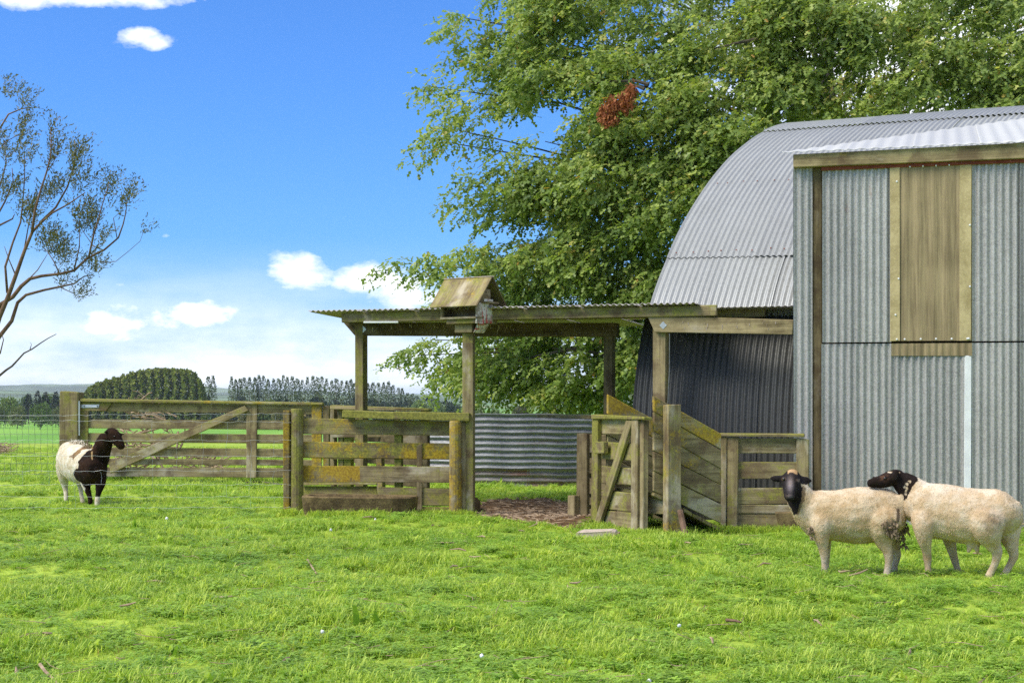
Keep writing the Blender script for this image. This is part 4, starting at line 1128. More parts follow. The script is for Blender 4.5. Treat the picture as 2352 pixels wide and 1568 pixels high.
def paint2(co):
    u, v = C3.uv(co); n = len(co)
    f = np.clip(0.5 + nz(co, 7.0) * 0.55, 0, 1)[:, None]
    col = CREAM * (1 - f * 0.55) + np.array((0.46, 0.33, 0.18)) * f * 0.55
    low = np.clip((v - 850) / 120, 0, 1)[:, None]
    col = col * (1 - low) + np.array((0.52, 0.43, 0.34)) * low
    crest = np.clip(1 - (v - 320) / 90, 0, 1)[:, None] * (u[:, None] > 470)  # back top painted paler: overhead light put into the fleece colour
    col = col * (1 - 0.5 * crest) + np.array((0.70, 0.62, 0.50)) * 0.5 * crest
    k = poly_soft(u, v, [(150, 160), (540, 160), (540, 290), (440, 290), (452, 330), (440, 420), (425, 470), (405, 545), (375, 560), (345, 500), (318, 440), (260, 400), (150, 300)], co, 10)
    kb = poly_soft(u, v, [(425, 330), (460, 300), (480, 330), (470, 420), (440, 500), (410, 560), (400, 520)], co, 12) * (1 - k)
    col = col * (1 - k)[:, None] + BLK * k[:, None]
    col = col * (1 - 0.75 * kb)[:, None] + np.array((0.12, 0.075, 0.04)) * 0.75 * kb[:, None]
    tip = poly_soft(u, v, [(318, 160), (410, 160), (408, 212), (370, 192), (345, 190), (322, 208)], co, 4)
    col = col * (1 - tip)[:, None] + np.array((0.46, 0.30, 0.16)) * tip[:, None]
    bridge = (np.exp(-((u - 346) / 24) ** 2 - ((v - 290) / 58) ** 2) + 0.45 * np.exp(-((u - 338) / 30) ** 2 - ((v - 395) / 14) ** 2) + 0.3 * np.exp(-((u - 415) / 12) ** 2 - ((v - 262) / 16) ** 2)) * k
    col = col + np.array((0.24, 0.20, 0.20)) * bridge[:, None]
    for (a, b) in ((289, 246), (412, 256)):
        rim = np.exp(-(((u - a) / 13) ** 2 + ((v - b) / 9) ** 2 - 1) ** 2 * 1.5) * k
        col = col + np.array((0.13, 0.085, 0.05)) * rim[:, None]
    nose = np.exp(-((u - 336) / 24) ** 2 - ((v - 384) / 7) ** 2) * k
    col = col + np.array((0.10, 0.07, 0.07)) * nose[:, None]
    dag = poly_soft(u, v, [(1120, 640), (1190, 580), (1260, 600), (1290, 660), (1270, 720), (1200, 745), (1130, 720)], co, 18)
    col = col * (1 - 0.6 * dag)[:, None] + np.array((0.24, 0.17, 0.10)) * 0.6 * dag[:, None]
    cr = poly_soft(u, v, [(1255, 500), (1290, 500), (1280, 620), (1258, 620)], co, 5)
    col = col * (1 - 0.8 * cr)[:, None] + np.array((0.05, 0.035, 0.03)) * 0.8 * cr[:, None]
    return col, np.where(v > 800, 0.25, 1.0) * (1 - 0.8 * k)
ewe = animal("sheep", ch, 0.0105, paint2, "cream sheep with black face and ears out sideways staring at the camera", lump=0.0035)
def ball(name, parent, c, r, mat, sq=(1, 1, 1), color=None):
    bm = bmesh.new(); bmesh.ops.create_icosphere(bm, subdivisions=2, radius=r)
    for v in bm.verts: v.co = Vector((v.co.x * sq[0], v.co.y * sq[1], v.co.z * sq[2]))
    me = bpy.data.meshes.new(name); bm.to_mesh(me); bm.free(); grain(me, Vector((1, 0, 0)))
    return link_mesh(name, me, mat, parent, c, color, smooth=True)
ball("eye", ewe, C3.p(290, 247, Y2 - 0.108), 0.012, EYE); ball("eye", ewe, C3.p(411, 257, Y2 - 0.108), 0.012, EYE)
ball("nostril", ewe, C3.p(322, 372, Y2 - 0.197), 0.008, EYE, (1, 0.7, 0.6)); ball("nostril", ewe, C3.p(350, 373, Y2 - 0.195), 0.008, EYE, (1, 0.7, 0.6))
def ragged(name, parent, pts, mat, n, r, L, seed):
    """clump of loose matted wool: many small locks hanging about a few points"""
    g = random.Random(seed); parts = []
    for _ in range(n):
        c = Vector(g.choice(pts)); c = c + Vector((g.gauss(0, r), g.gauss(0, r * 0.7), g.gauss(0, r)))
        d = Vector((g.gauss(0, 0.5), g.gauss(0, 0.5), -1)).normalized() * L * g.uniform(0.5, 1.2)
        parts.append(tube_data([c, c + d * 0.5 + Vector((g.gauss(0, 0.006), 0, 0)), c + d], [0.010, 0.008, 0.002], 5))
    V, Fc = join_data(parts)
    return mesh_from(name, V, Fc, mat, parent, ax=Vector((0, 0, 1)))
DAG = plain_mat("matted_wool", (0.10, 0.065, 0.035), (0.36, 0.27, 0.17), 14, 0.95, 0.6)
ragged("matted_wool", ewe, [C3.p(u, v, Y2 - 0.232) for u, v in ((1150, 650), (1190, 620), (1200, 690), (1230, 660), (1240, 720))], DAG, 90, 0.018, 0.035, 5)
ragged("matted_wool", ewe, [C3.p(u, v, Y2 - 0.02) for u, v in ((1300, 650), (1320, 690), (1330, 660), (1300, 700), (1312, 760), (1316, 810))], DAG, 60, 0.014, 0.045, 6)
ragged("loose_lock", ewe, [C3.p(u, v, Y2 - 0.175) for u, v in ((510, 670), (520, 700), (528, 740))], DAG, 18, 0.008, 0.03, 8)

# --- ewe with black head looking away to the left
Y3 = 12.35; K3 = C3.m(Y3)
def t3(st): return [(C3.p(u, (a + b) / 2, Y3 + dy), w, (b - a) / 2 / K3, Vector((0, 0, 1))) for (u, a, b, w, dy) in st]
def c3b(u, v, dy, ru, rv, up=None): return (C3.p(u, v, Y3 + dy), ru, rv, up)
sl = lambda u: (1850 - u) / K3 * 0.30              # body turned a little, head end farther away
ch = [t3([(2312, 420, 540, 0.06, sl(2303)), (2290, 375, 610, 0.12, sl(2275)), (2220, 345, 690, 0.165, sl(2200)), (2100, 328, 745, 0.185, sl(2100)), (2000, 325, 792, 0.205, sl(2000)), (1900, 324, 812, 0.215, sl(1900)), (1800, 312, 795, 0.215, sl(1800)), (1700, 292, 772, 0.205, sl(1700)), (1600, 280, 762, 0.19, sl(1600)), (1500, 285, 758, 0.175, sl(1500)), (1430, 305, 742, 0.15, sl(1430)), (1385, 380, 715, 0.11, sl(1385)), (1362, 460, 680, 0.07, sl(1362))]),
      [c3b(1490, 420, 0.11, 0.13, 0.14), c3b(1410, 355, 0.14, 0.11, 0.115), c3b(1345, 300, 0.16, 0.095, 0.10), c3b(1285, 255, 0.17, 0.075, 0.08)],
      [c3b(1300, 222, 0.17, 0.055, 0.050, Z), c3b(1250, 228, 0.165, 0.070, 0.062, Z), c3b(1195, 246, 0.155, 0.066, 0.062, Z), c3b(1140, 266, 0.15, 0.054, 0.056, Z), c3b(1085, 277, 0.145, 0.044, 0.046, Z), c3b(1040, 283, 0.142, 0.040, 0.038, Z), c3b(1014, 287, 0.142, 0.032, 0.030, Z)],
      [c3b(1262, 176, 0.085, 0.022, 0.022, FWD), c3b(1246, 205, 0.060, 0.034, 0.018, FWD), c3b(1242, 240, 0.052, 0.034, 0.016, FWD), c3b(1244, 275, 0.058, 0.016, 0.012, FWD)],
      [c3b(1330, 222, 0.20, 0.018, 0.018, FWD), c3b(1372, 232, 0.21, 0.020, 0.012, FWD), c3b(1402, 232, 0.21, 0.014, 0.009, FWD), c3b(1420, 224, 0.21, 0.006, 0.006, FWD)],
      [c3b(1060, 222, 0.19, 0.010, 0.010), c3b(1062, 240, 0.185, 0.014, 0.014)],
      [c3b(1500, 520, 0.03, 0.09, 0.11), c3b(1493, 640, -0.035, 0.082, 0.092), c3b(1500, 765, -0.025, 0.054, 0.060), c3b(1518, 880, 0.02, 0.034, 0.037), c3b(1524, 930, 0.03, 0.033, 0.035), c3b(1527, 1010, 0.03, 0.025, 0.026), c3b(1530, 1060, 0.03, 0.031, 0.032), c3b(1530, 1092, 0.03, 0.034, 0.034)],
      [c3b(1690, 660, 0.22, 0.07, 0.08), c3b(1718, 790, 0.22, 0.048, 0.05), c3b(1745, 900, 0.22, 0.034, 0.035), c3b(1760, 950, 0.22, 0.031, 0.032), c3b(1785, 1030, 0.22, 0.025, 0.026), c3b(1800, 1076, 0.22, 0.031, 0.031)],
      [c3b(2090, 500, 0.03, 0.05, 0.07), c3b(2062, 545, -0.12, 0.085, 0.125), c3b(2045, 600, -0.20, 0.10, 0.155), c3b(2052, 715, -0.20, 0.085, 0.115), c3b(2085, 805, -0.165, 0.050, 0.066), c3b(2122, 880, -0.155, 0.036, 0.044), c3b(2110, 950, -0.15, 0.029, 0.032), c3b(2070, 1040, -0.14, 0.028, 0.030), c3b(2048, 1085, -0.14, 0.034, 0.033), c3b(2035, 1114, -0.14, 0.036, 0.032)],
      [c3b(2200, 600, -0.02, 0.085, 0.13), c3b(2225, 730, -0.04, 0.065, 0.09), c3b(2250, 840, -0.05, 0.042, 0.05), c3b(2265, 905, -0.05, 0.036, 0.038), c3b(2230, 985, -0.05, 0.028, 0.029), c3b(2180, 1070, -0.05, 0.029, 0.030), c3b(2150, 1112, -0.05, 0.035, 0.032)],
      [c3b(1900, 780, 0.0, 0.10, 0.06), c3b(1960, 790, -0.02, 0.08, 0.06)],
      [c3b(1888, 815, -0.06, 0.028, 0.028), c3b(1880, 850, -0.06, 0.021, 0.021), c3b(1872, 880, -0.06, 0.015, 0.015)],
      [c3b(1945, 815, -0.07, 0.028, 0.028), c3b(1950, 855, -0.07, 0.020, 0.020), c3b(1957, 890, -0.07, 0.013, 0.013)],
      [c3b(2272, 455, sl(2285), 0.045, 0.045), c3b(2286, 500, sl(2300), 0.036, 0.04), c3b(2284, 545, sl(2296), 0.022, 0.022)]]
def paint3(co):
    u, v = C3.uv(co)
    f = np.clip(0.5 + nz(co, 6.0) * 0.6, 0, 1)[:, None]
    col = np.array((0.66, 0.53, 0.38)) * (1 - f * 0.45) + np.array((0.44, 0.34, 0.23)) * f * 0.45
    crest = np.clip(1 - (v - 290) / 130, 0, 1)[:, None] * (u[:, None] > 1420)  # light from above painted in as a paler back
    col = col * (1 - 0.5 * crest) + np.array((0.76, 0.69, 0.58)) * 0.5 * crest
    dk = np.exp(-((u - 2080) / 110) ** 2 - ((v - 610) / 90) ** 2) * np.clip(0.75 + nz(co, 20.0), 0, 1)
    col = col * (1 - 0.6 * dk)[:, None] + np.array((0.17, 0.12, 0.09)) * 0.6 * dk[:, None]
    dk = np.exp(-((u - 1530) / 60) ** 2 - ((v - 400) / 40) ** 2) * 0.35
    col = col * (1 - dk)[:, None] + np.array((0.30, 0.21, 0.13)) * dk[:, None]
    k = poly_soft(u, v, [(980, 150), (1440, 150), (1440, 262), (1415, 285), (1385, 330), (1350, 400), (1330, 430), (1230, 420), (980, 340)], co, 8)
    col = col * (1 - k)[:, None] + np.array((0.021, 0.015, 0.014)) * k[:, None]
    rd = np.exp(-((u - 1150) / 45) ** 2 - ((v - 235) / 28) ** 2) * k * np.clip(0.5 + 2 * nz(co, 40.0), 0, 1)
    col = col + np.array((0.10, 0.045, 0.02)) * rd[:, None]
    for (a, b, c, d) in ((1370, 268, 13, 9), (1350, 292, 11, 10), (1330, 318, 15, 10), (1345, 322, 10, 14), (1340, 350, 9, 14), (1335, 378, 12, 10), (1198, 188, 20, 7), (1285, 190, 8, 5)):
        sp = (np.hypot((u - a) / c, (v - b) / d) + nz(co, 50.0) * 0.5 < 1).astype(float) * k
        col = col * (1 - sp)[:, None] + np.array((0.60, 0.50, 0.37)) * sp[:, None]
    lowk = np.clip((v - 850) / 60, 0, 1) * (u < 1860) * 0.35
    col = col * (1 - lowk)[:, None] + np.array((0.30, 0.19, 0.11)) * lowk[:, None]
    hf = (v > 1092).astype(float) * 0.7
    col = col * (1 - hf)[:, None] + np.array((0.06, 0.05, 0.04)) * hf[:, None]
    return col, np.where(v > 800, 0.25, 1.0) * (1 - 0.8 * k)
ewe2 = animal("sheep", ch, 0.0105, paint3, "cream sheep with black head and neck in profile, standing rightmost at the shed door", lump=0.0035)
ball("eye", ewe2, C3.p(1158, 240, Y3 + 0.150 - 0.052), 0.011, EYE)

# --- dark fronted sheep behind the wire
C4 = Crop(150, 1650, 3.92)
def c4(u, v, Y, ru, rv, up=None): return (C4.p(u, v, Y), ru, rv, up)
ch = [[c4(425, 640, 21.62, 0.07, 0.10, Z), c4(440, 715, 21.5, 0.125, 0.215, Z), c4(500, 740, 21.32, 0.155, 0.25, Z), c4(570, 775, 21.12, 0.175, 0.265, Z), c4(650, 800, 20.95, 0.185, 0.262, Z), c4(760, 835, 20.72, 0.185, 0.245, Z), c4(860, 865, 20.52, 0.19, 0.225, Z), c4(900, 890, 20.36, 0.15, 0.18, Z), c4(915, 910, 20.27, 0.09, 0.11, Z)],
      [c4(880, 800, 20.55, 0.17, 0.20), c4(955, 690, 20.44, 0.145, 0.155), c4(1010, 570, 20.38, 0.122, 0.125), c4(1055, 450, 20.33, 0.106, 0.108), c4(1085, 370, 20.31, 0.090, 0.092)],
      [c4(1112, 312, 20.31, 0.066, 0.066, FWD), c4(1160, 335, 20.28, 0.088, 0.086, FWD), c4(1215, 390, 20.25, 0.084, 0.084, FWD), c4(1268, 455, 20.23, 0.066, 0.068, FWD), c4(1308, 515, 20.22, 0.055, 0.054, FWD), c4(1330, 555, 20.22, 0.045, 0.042, FWD)],
      [c4(1105, 300, 20.22, 0.022, 0.016), c4(1070, 290, 20.20, 0.026, 0.012), c4(1045, 305, 20.19, 0.015, 0.009), c4(1030, 335, 20.19, 0.006, 0.006)],
      [c4(1270, 330, 20.28, 0.020, 0.018), c4(1320, 335, 20.28, 0.020, 0.011), c4(1365, 338, 20.28, 0.008, 0.007)],
      [c4(985, 980, 20.40, 0.085, 0.085), c4(985, 1110, 20.38, 0.066, 0.070), c4(962, 1230, 20.37, 0.042, 0.044), c4(945, 1310, 20.36, 0.032, 0.034), c4(938, 1380, 20.35, 0.035, 0.036), c4(936, 1475, 20.35, 0.036, 0.036)],
      [c4(745, 990, 20.60, 0.085, 0.085), c4(755, 1110, 20.58, 0.060, 0.064), c4(790, 1230, 20.56, 0.040, 0.042), c4(818, 1310, 20.55, 0.033, 0.033), c4(830, 1425, 20.52, 0.034, 0.034)],
      [c4(425, 830, 21.45, 0.080, 0.13), c4(412, 1000, 21.45, 0.060, 0.085), c4(425, 1120, 21.48, 0.045, 0.05), c4(440, 1210, 21.48, 0.034, 0.036), c4(448, 1300, 21.45, 0.030, 0.031), c4(446, 1392, 21.43, 0.034, 0.034)],
      [c4(600, 900, 21.42, 0.07, 0.10), c4(655, 1060, 21.40, 0.045, 0.055), c4(675, 1190, 21.40, 0.034, 0.034), c4(690, 1300, 21.38, 0.029, 0.030), c4(712, 1412, 21.35, 0.032, 0.032)]]
def paint1(co):
    u, v = C4.uv(co)
    f = np.clip(0.5 + nz(co, 6.0) * 0.6, 0, 1)[:, None]
    col = np.array((0.68, 0.63, 0.53)) * (1 - f * 0.35) + np.array((0.50, 0.43, 0.31)) * f * 0.35
    k = poly_soft(u, v, [(640, 760), (690, 690), (760, 620), (850, 570), (890, 470), (940, 330), (1000, 220), (1420, 220), (1420, 640), (1180, 640), (1150, 800), (1150, 1000), (1060, 1160), (1040, 1318), (870, 1318), (875, 1450), (760, 1450), (740, 1180), (690, 1100), (600, 1040), (560, 960), (590, 890), (640, 870)], co, 14)
    dep = np.clip(0.5 + nz(co, 8.0) * 0.8, 0, 1)[:, None]
    col = col * (1 - k)[:, None] + (BRN * dep + np.array((0.013, 0.009, 0.008)) * (1 - dep)) * k[:, None]
    b = poly_soft(u, v, [(495, 690), (560, 640), (640, 580), (740, 520), (850, 490), (880, 560), (780, 560), (680, 600), (590, 690), (560, 750), (540, 700)], co, 16)
    col = col * (1 - b)[:, None] + (np.array((0.30, 0.19, 0.09)) * dep + np.array((0.10, 0.055, 0.028)) * (1 - dep)) * b[:, None]
    st = poly_soft(u, v, [(835, 610), (862, 600), (865, 730), (845, 730)], co, 6)
    col = col * (1 - st)[:, None] + np.array((0.42, 0.30, 0.17)) * st[:, None]
    return col, np.where(v > 1100, 0.25, 1.0) * (1 - 0.5 * k)
ram = animal("sheep", ch, 0.0115, paint1, "white and brown sheep with a dark head and chest standing behind the wire netting", lump=0.004)
ball("eye", ram, C4.p(1205, 372, 20.25 - 0.075), 0.012, EYE)
ragged("loose_wool_strip", ram, [C4.p(u, v, Yy) for u, v, Yy in ((530, 680, 21.12), (580, 645, 21.0), (630, 610, 20.9), (690, 575, 20.82), (750, 545, 20.72), (810, 525, 20.64))], DAG, 110, 0.020, 0.035, 12)
ragged("fleece_tuft", ram, [C4.p(u, v, Yy) for u, v, Yy in ((560, 455, 21.1), (620, 450, 21.0), (680, 470, 20.95), (730, 490, 20.85))], plain_mat("loose_fleece", (0.50, 0.42, 0.30), (0.72, 0.66, 0.54), 14, 0.95, 0.5), 50, 0.018, 0.03, 13)["kind"] = "stuff"

# ------------------------------------------------------------------ leaves
def leaf_cloud(name, centers, dirs, ups, L, W, lv, mat, parent=None, shape="oak", kind=None, color=None, loc=None):
    """one mesh of many small leaves; centers (n,3), dirs = tip direction, ups = leaf normal"""
    n = len(centers)
    d = dirs / (np.linalg.norm(dirs, axis=1)[:, None] + 1e-9)
    s = np.cross(d, ups); s /= (np.linalg.norm(s, axis=1)[:, None] + 1e-9)
    u = np.cross(s, d)
    if shape == "oak":
        T = [(0.0, 0.03, 0), (0.36, 0.5, 0.10), (0.46, 0.10, 0), (0.78, 0.42, 0.05), (1.0, 0.0, -0.10), (0.78, -0.42, 0.05), (0.46, -0.10, 0), (0.36, -0.5, 0.10)]
    elif shape == "needle":
        T = [(0, 0.2, 0), (0.55, 0.5, 0), (1, 0, 0), (0.5, -0.5, 0)]
    else:
        T = [(0, 0.35, 0), (0.5, 0.55, 0.12), (1, 0.2, 0), (1, -0.25, 0), (0.5, -0.5, 0.12), (0, -0.3, 0)]
    k = len(T)
    L = np.broadcast_to(L, n); W = np.broadcast_to(W, n)
    V = np.empty((n, k, 3))
    for i, (a, b, c) in enumerate(T):
        V[:, i] = centers + d * (a * L)[:, None] + s * (b * W)[:, None] + u * (c * W)[:, None]
    c0 = V.reshape(-1, 3).mean(0) if loc is None else np.array(loc, float)
    me = np_mesh(name, V.reshape(-1, 3) - c0, np.arange(n * k), np.full(n, k))
    a = me.attributes.new("lv", "FLOAT", "POINT"); a.data.foreach_set("value", np.repeat(lv, k).astype(np.float32))
    o = link_mesh(name, me, mat, parent, c0, color)
    if kind: o["kind"] = kind
    return o

# ------------------------------------------------------------------ the oak
OAKL = leaf_mat("oak_leaves", [(0.0, (0.100, 0.165, 0.042)), (0.40, (0.220, 0.305, 0.070)), (0.72, (0.375, 0.445, 0.105)), (0.93, (0.58, 0.55, 0.16)), (1.0, (0.42, 0.26, 0.06))], 0.45, 0.45)
DEADL = leaf_mat("dead_oak_leaves", [(0.0, (0.16, 0.045, 0.014)), (0.6, (0.30, 0.09, 0.028)), (1.0, (0.40, 0.16, 0.06))], 0.2, 0.8)
oc = [(1085, 80, 60, 52, .9), (1040, 140, 26, 22, .6), (1050, 40, 26, 30, .7), (1030, 195, 50, 26, .8), (990, 200, 20, 16, .7), (1065, 250, 70, 34, 1.), (1000, 325, 46, 26, .8), (968, 368, 16, 11, .8), (1040, 300, 50, 30, .9), (1110, 318, 66, 24, .6),
      (1190, 372, 80, 36, .8), (1110, 420, 62, 28, .9), (1240, 325, 40, 20, .45), (1010, 456, 20, 9, .7), (1080, 462, 56, 22, .9), (1170, 485, 70, 28, .9), (1130, 505, 40, 16, .6),
      (886, 625, 15, 11, .8), (920, 605, 30, 18, .9), (975, 605, 42, 26, 1.), (1035, 600, 50, 28, 1.), (1100, 590, 56, 30, 1.), (1005, 690, 16, 16, .7), (1030, 640, 40, 26, .8), (985, 640, 30, 12, .6),
      (905, 832, 18, 11, .9), (950, 815, 36, 22, 1.), (1000, 800, 42, 30, 1.), (1030, 852, 40, 24, .9), (1012, 890, 20, 10, .7), (980, 780, 26, 16, .7), (1075, 870, 34, 26, .9), (1080, 800, 46, 40, 1.)]
dense = [(1180, -60), (1128, 40), (1125, 190), (1165, 235), (1330, 225), (1385, 275), (1305, 335), (1200, 410), (1160, 465), (1235, 520), (1180, 565), (1100, 600), (1070, 680), (1050, 780), (1085, 880), (1150, 905), (1400, 925), (1500, 930), (1520, 560), (1800, 265), (2480, 240), (2650, -60)]
orng = np.random.default_rng(5)
cl = []                                              # (x, y, rx, ry, density, depth)
def oak_depth(x, y):
    X = (x - 1950) / F * 31; Zh = CH - (y - HY) / F * 31 - 4.5
    k = 1 - (X / 9.8) ** 2 - (Zh / 7.5) ** 2
    return 33.5 - 5.2 * math.sqrt(max(k, 0.0))
for (x, y, rx, ry, d) in oc: cl.append((x, y, rx, ry, d, oak_depth(x, y) + orng.uniform(-0.5, 1.0)))
cnt = 0
while cnt < 620:
    x, y = orng.uniform(1050, 2650), orng.uniform(-60, 930)
    if not in_poly(np.array([x]), np.array([y]), dense)[0]: continue
    if x > 1540 and y > 300 + max(0, (1800 - x)) * 1.1: continue
    yy = oak_depth(x, y) + orng.exponential(1.6)
    cl.append((x, y, orng.uniform(34, 72), orng.uniform(20, 40), orng.uniform(0.6, 1.1), yy)); cnt += 1
holes = [(2080, 165, 30, 14), (2230, 235, 60, 16), (1680, 190, 30, 16), (2030, 90, 24, 12), (1600, 410, 26, 14)]
PTS, DIR, UPS, LV, LL = [], [], [], [], []
for (x, y, rx, ry, dn, Y) in cl:
    s = F / Y
    nt = max(3, int(rx * ry * 0.0190 * dn) )
    tone = orng.normal(0.0, 0.10)
    hole = any(abs(x - hx) < hw and abs(y - hy) < hh for hx, hy, hw, hh in holes)
    if hole and orng.random() < 0.75: continue
    for _ in range(nt):
        # a twig: base inside the clump, pointing outwards and drooping
        a = orng.uniform(0, 2 * np.pi); r = math.sqrt(orng.random())
        ox, oz, oy = math.cos(a) * r * rx / s, math.sin(a) * r * ry / s, orng.normal(0, 0.45) * rx / s
        c0 = np.array([(x - CX) / F * Y + ox, Y + oy, CH - (y - HY) / F * Y + oz])
        td = np.array([-0.55 + orng.normal(0, 0.5), orng.normal(-0.3, 0.5), -0.35 + orng.normal(0, 0.25)]); td /= np.linalg.norm(td)
        nl = orng.integers(7, 12)
        f = np.linspace(0, 1, nl)
        p = c0 + td * (f * 0.42)[:, None] + np.array([0, 0, -0.10]) * (f ** 2)[:, None] + orng.normal(0, 0.018, (nl, 3))
        side = orng.normal(0, 1, (nl, 3)) * np.array([0.8, 0.8, 0.35])
        dd = td * 0.6 + side * 0.75 + np.array([0, 0, -0.30])
        up = np.array([0, -0.30, 1.0]) + orng.normal(0, 0.42, (nl, 3))
        PTS.append(p); DIR.append(dd); UPS.append(up)
        zrel = oz / (ry / s + 1e-6)
        LV.append(np.clip(0.45 + tone + 0.12 * zrel + orng.normal(0, 0.17, nl), 0, 0.97) )
        LL.append(orng.uniform(0.095, 0.155, nl))
PTS, DIR, UPS, LV, LL = map(np.concatenate, (PTS, DIR, UPS, LV, LL))
LV[orng.random(len(LV)) < 0.006] = 1.0
# leaves must stay clear of the barn
uu = (PTS - HO) @ HA; rr_ = (PTS - HO) @ HD; hh_ = np.interp(rr_, pc[:, 0], pc[:, 1], left=-9, right=-9)
ok = ~((uu > -0.3) & (rr_ > -0.2) & (rr_ < 18) & (PTS[:, 2] < hh_ + 0.25))
PTS, DIR, UPS, LV, LL = PTS[ok], DIR[ok], UPS[ok], LV[ok], LL[ok]
print("oak leaves", len(PTS))
TB = Vector(((1960 - CX) / F * 35, 38.5, 0))
oak = empty("oak_tree", TB, "huge spreading green oak rising behind the barn and lean-to", "tree")
leaf_cloud("crown", PTS, DIR, UPS, LL, LL * 0.62, LV, OAKL, oak)
# trunk and limbs
def limb_pts(a, b, sag, n=7, wig=0.12):
    a, b = Vector(a), Vector(b); out = []
    for i in range(n):
        f = i / (n - 1)
        p = a.lerp(b, f); p.z += sag * math.sin(math.pi * f)
        if 0 < i < n - 1: p += Vector([random.uniform(-wig, wig) for _ in range(3)])
        out.append(p)
    return out
tp = [TB + Vector((0, 0, -0.3)), TB + Vector((0.05, -0.1, 1.5)), TB + Vector((-0.05, -0.2, 3.5)), TB + Vector((0.0, -0.2, 6.0)), TB + Vector((0.1, -0.1, 9.0)), TB + Vector((0, 0, 11.5))]
V, Fc = tube_data(tp, [0.55, 0.46, 0.40, 0.32, 0.20, 0.07], 12)
mesh_from("trunk", V, Fc, BARK, oak)
lm = []
pick = [c for i, c in enumerate(cl) if i % 11 == 0 or (i < len(oc) and i % 2 == 0)]
for (x, y, rx, ry, dn, Y) in pick:
    q = PX(x + rx * 0.3, y, Y + 0.15)
    if q.z < 0.5: continue
    uq = (np.array(q) - HO) @ HA; rq = (np.array(q) - HO) @ HD
    h0 = min(max(q.z - 1.2 + random.uniform(-0.6, 0.6), 2.2), 9.5)
    a = TB + Vector((0, -0.15, h0))
    if uq > -0.5 and 0 < rq < 18 and q.z < float(np.interp(rq, pc[:, 0], pc[:, 1])) + 0.4: continue
    lp_ = limb_pts(a, q, 0.25, 8, 0.10)
    lm.append(tube_data(lp_, np.linspace(0.06, 0.008, 8), 5))
    for j in range(4):
        m_ = lp_[4 + j % 3]
        e_ = m_ + Vector((random.uniform(-0.9, 0.2), random.uniform(-0.5, 0.4), random.uniform(-0.45, 0.25)))
        lm.append(tube_data(limb_pts(m_, e_, 0.04, 4, 0.03), [0.016, 0.011, 0.007, 0.003], 4))
for pts in ([(1330, 800), (1290, 806), (1240, 815), (1190, 828)], [(1420, 820), (1330, 803), (1270, 800)], [(1490, 195), (1460, 186), (1400, 188), (1350, 192)], [(1480, 205), (1468, 200), (1455, 196), (1440, 190)], [(1740, 90), (1690, 100), (1640, 112)]):
    lm.append(tube_data([PX(x, y, oak_depth(x, y) + 0.3) for x, y in pts], np.linspace(0.04, 0.012, len(pts)), 6))
V, Fc = join_data(lm)
o = mesh_from("limbs", V, Fc, BARK, oak); o["kind"] = "stuff"
# bunch of dead brown leaves
n = 1300; g = orng.normal(0, 1, (n, 3))
dc = [((1395, 262), 18, 20), ((1410, 240), 20, 18), ((1440, 232), 14, 24), ((1450, 208), 10, 14), ((1400, 275), 16, 10)]
P_ = np.array([list(PX(dc[i % 5][0][0] + g[i, 0] * dc[i % 5][1] * 0.55, dc[i % 5][0][1] + g[i, 2] * dc[i % 5][2] * 0.50, oak_depth(1410, 245) - 0.75 + g[i, 1] * 0.1)) for i in range(n)])
o = leaf_cloud("dead_leaves", P_, orng.normal(0, 0.5, (n, 3)) + np.array([-0.3, 0, -0.8]), orng.normal(0, 1, (n, 3)) + np.array([0, -0.8, 0.4]), orng.uniform(0.06, 0.11, n), orng.uniform(0.03, 0.06, n), orng.random(n), DEADL, oak)
o["label"] = "bunch of dead orange brown leaves"

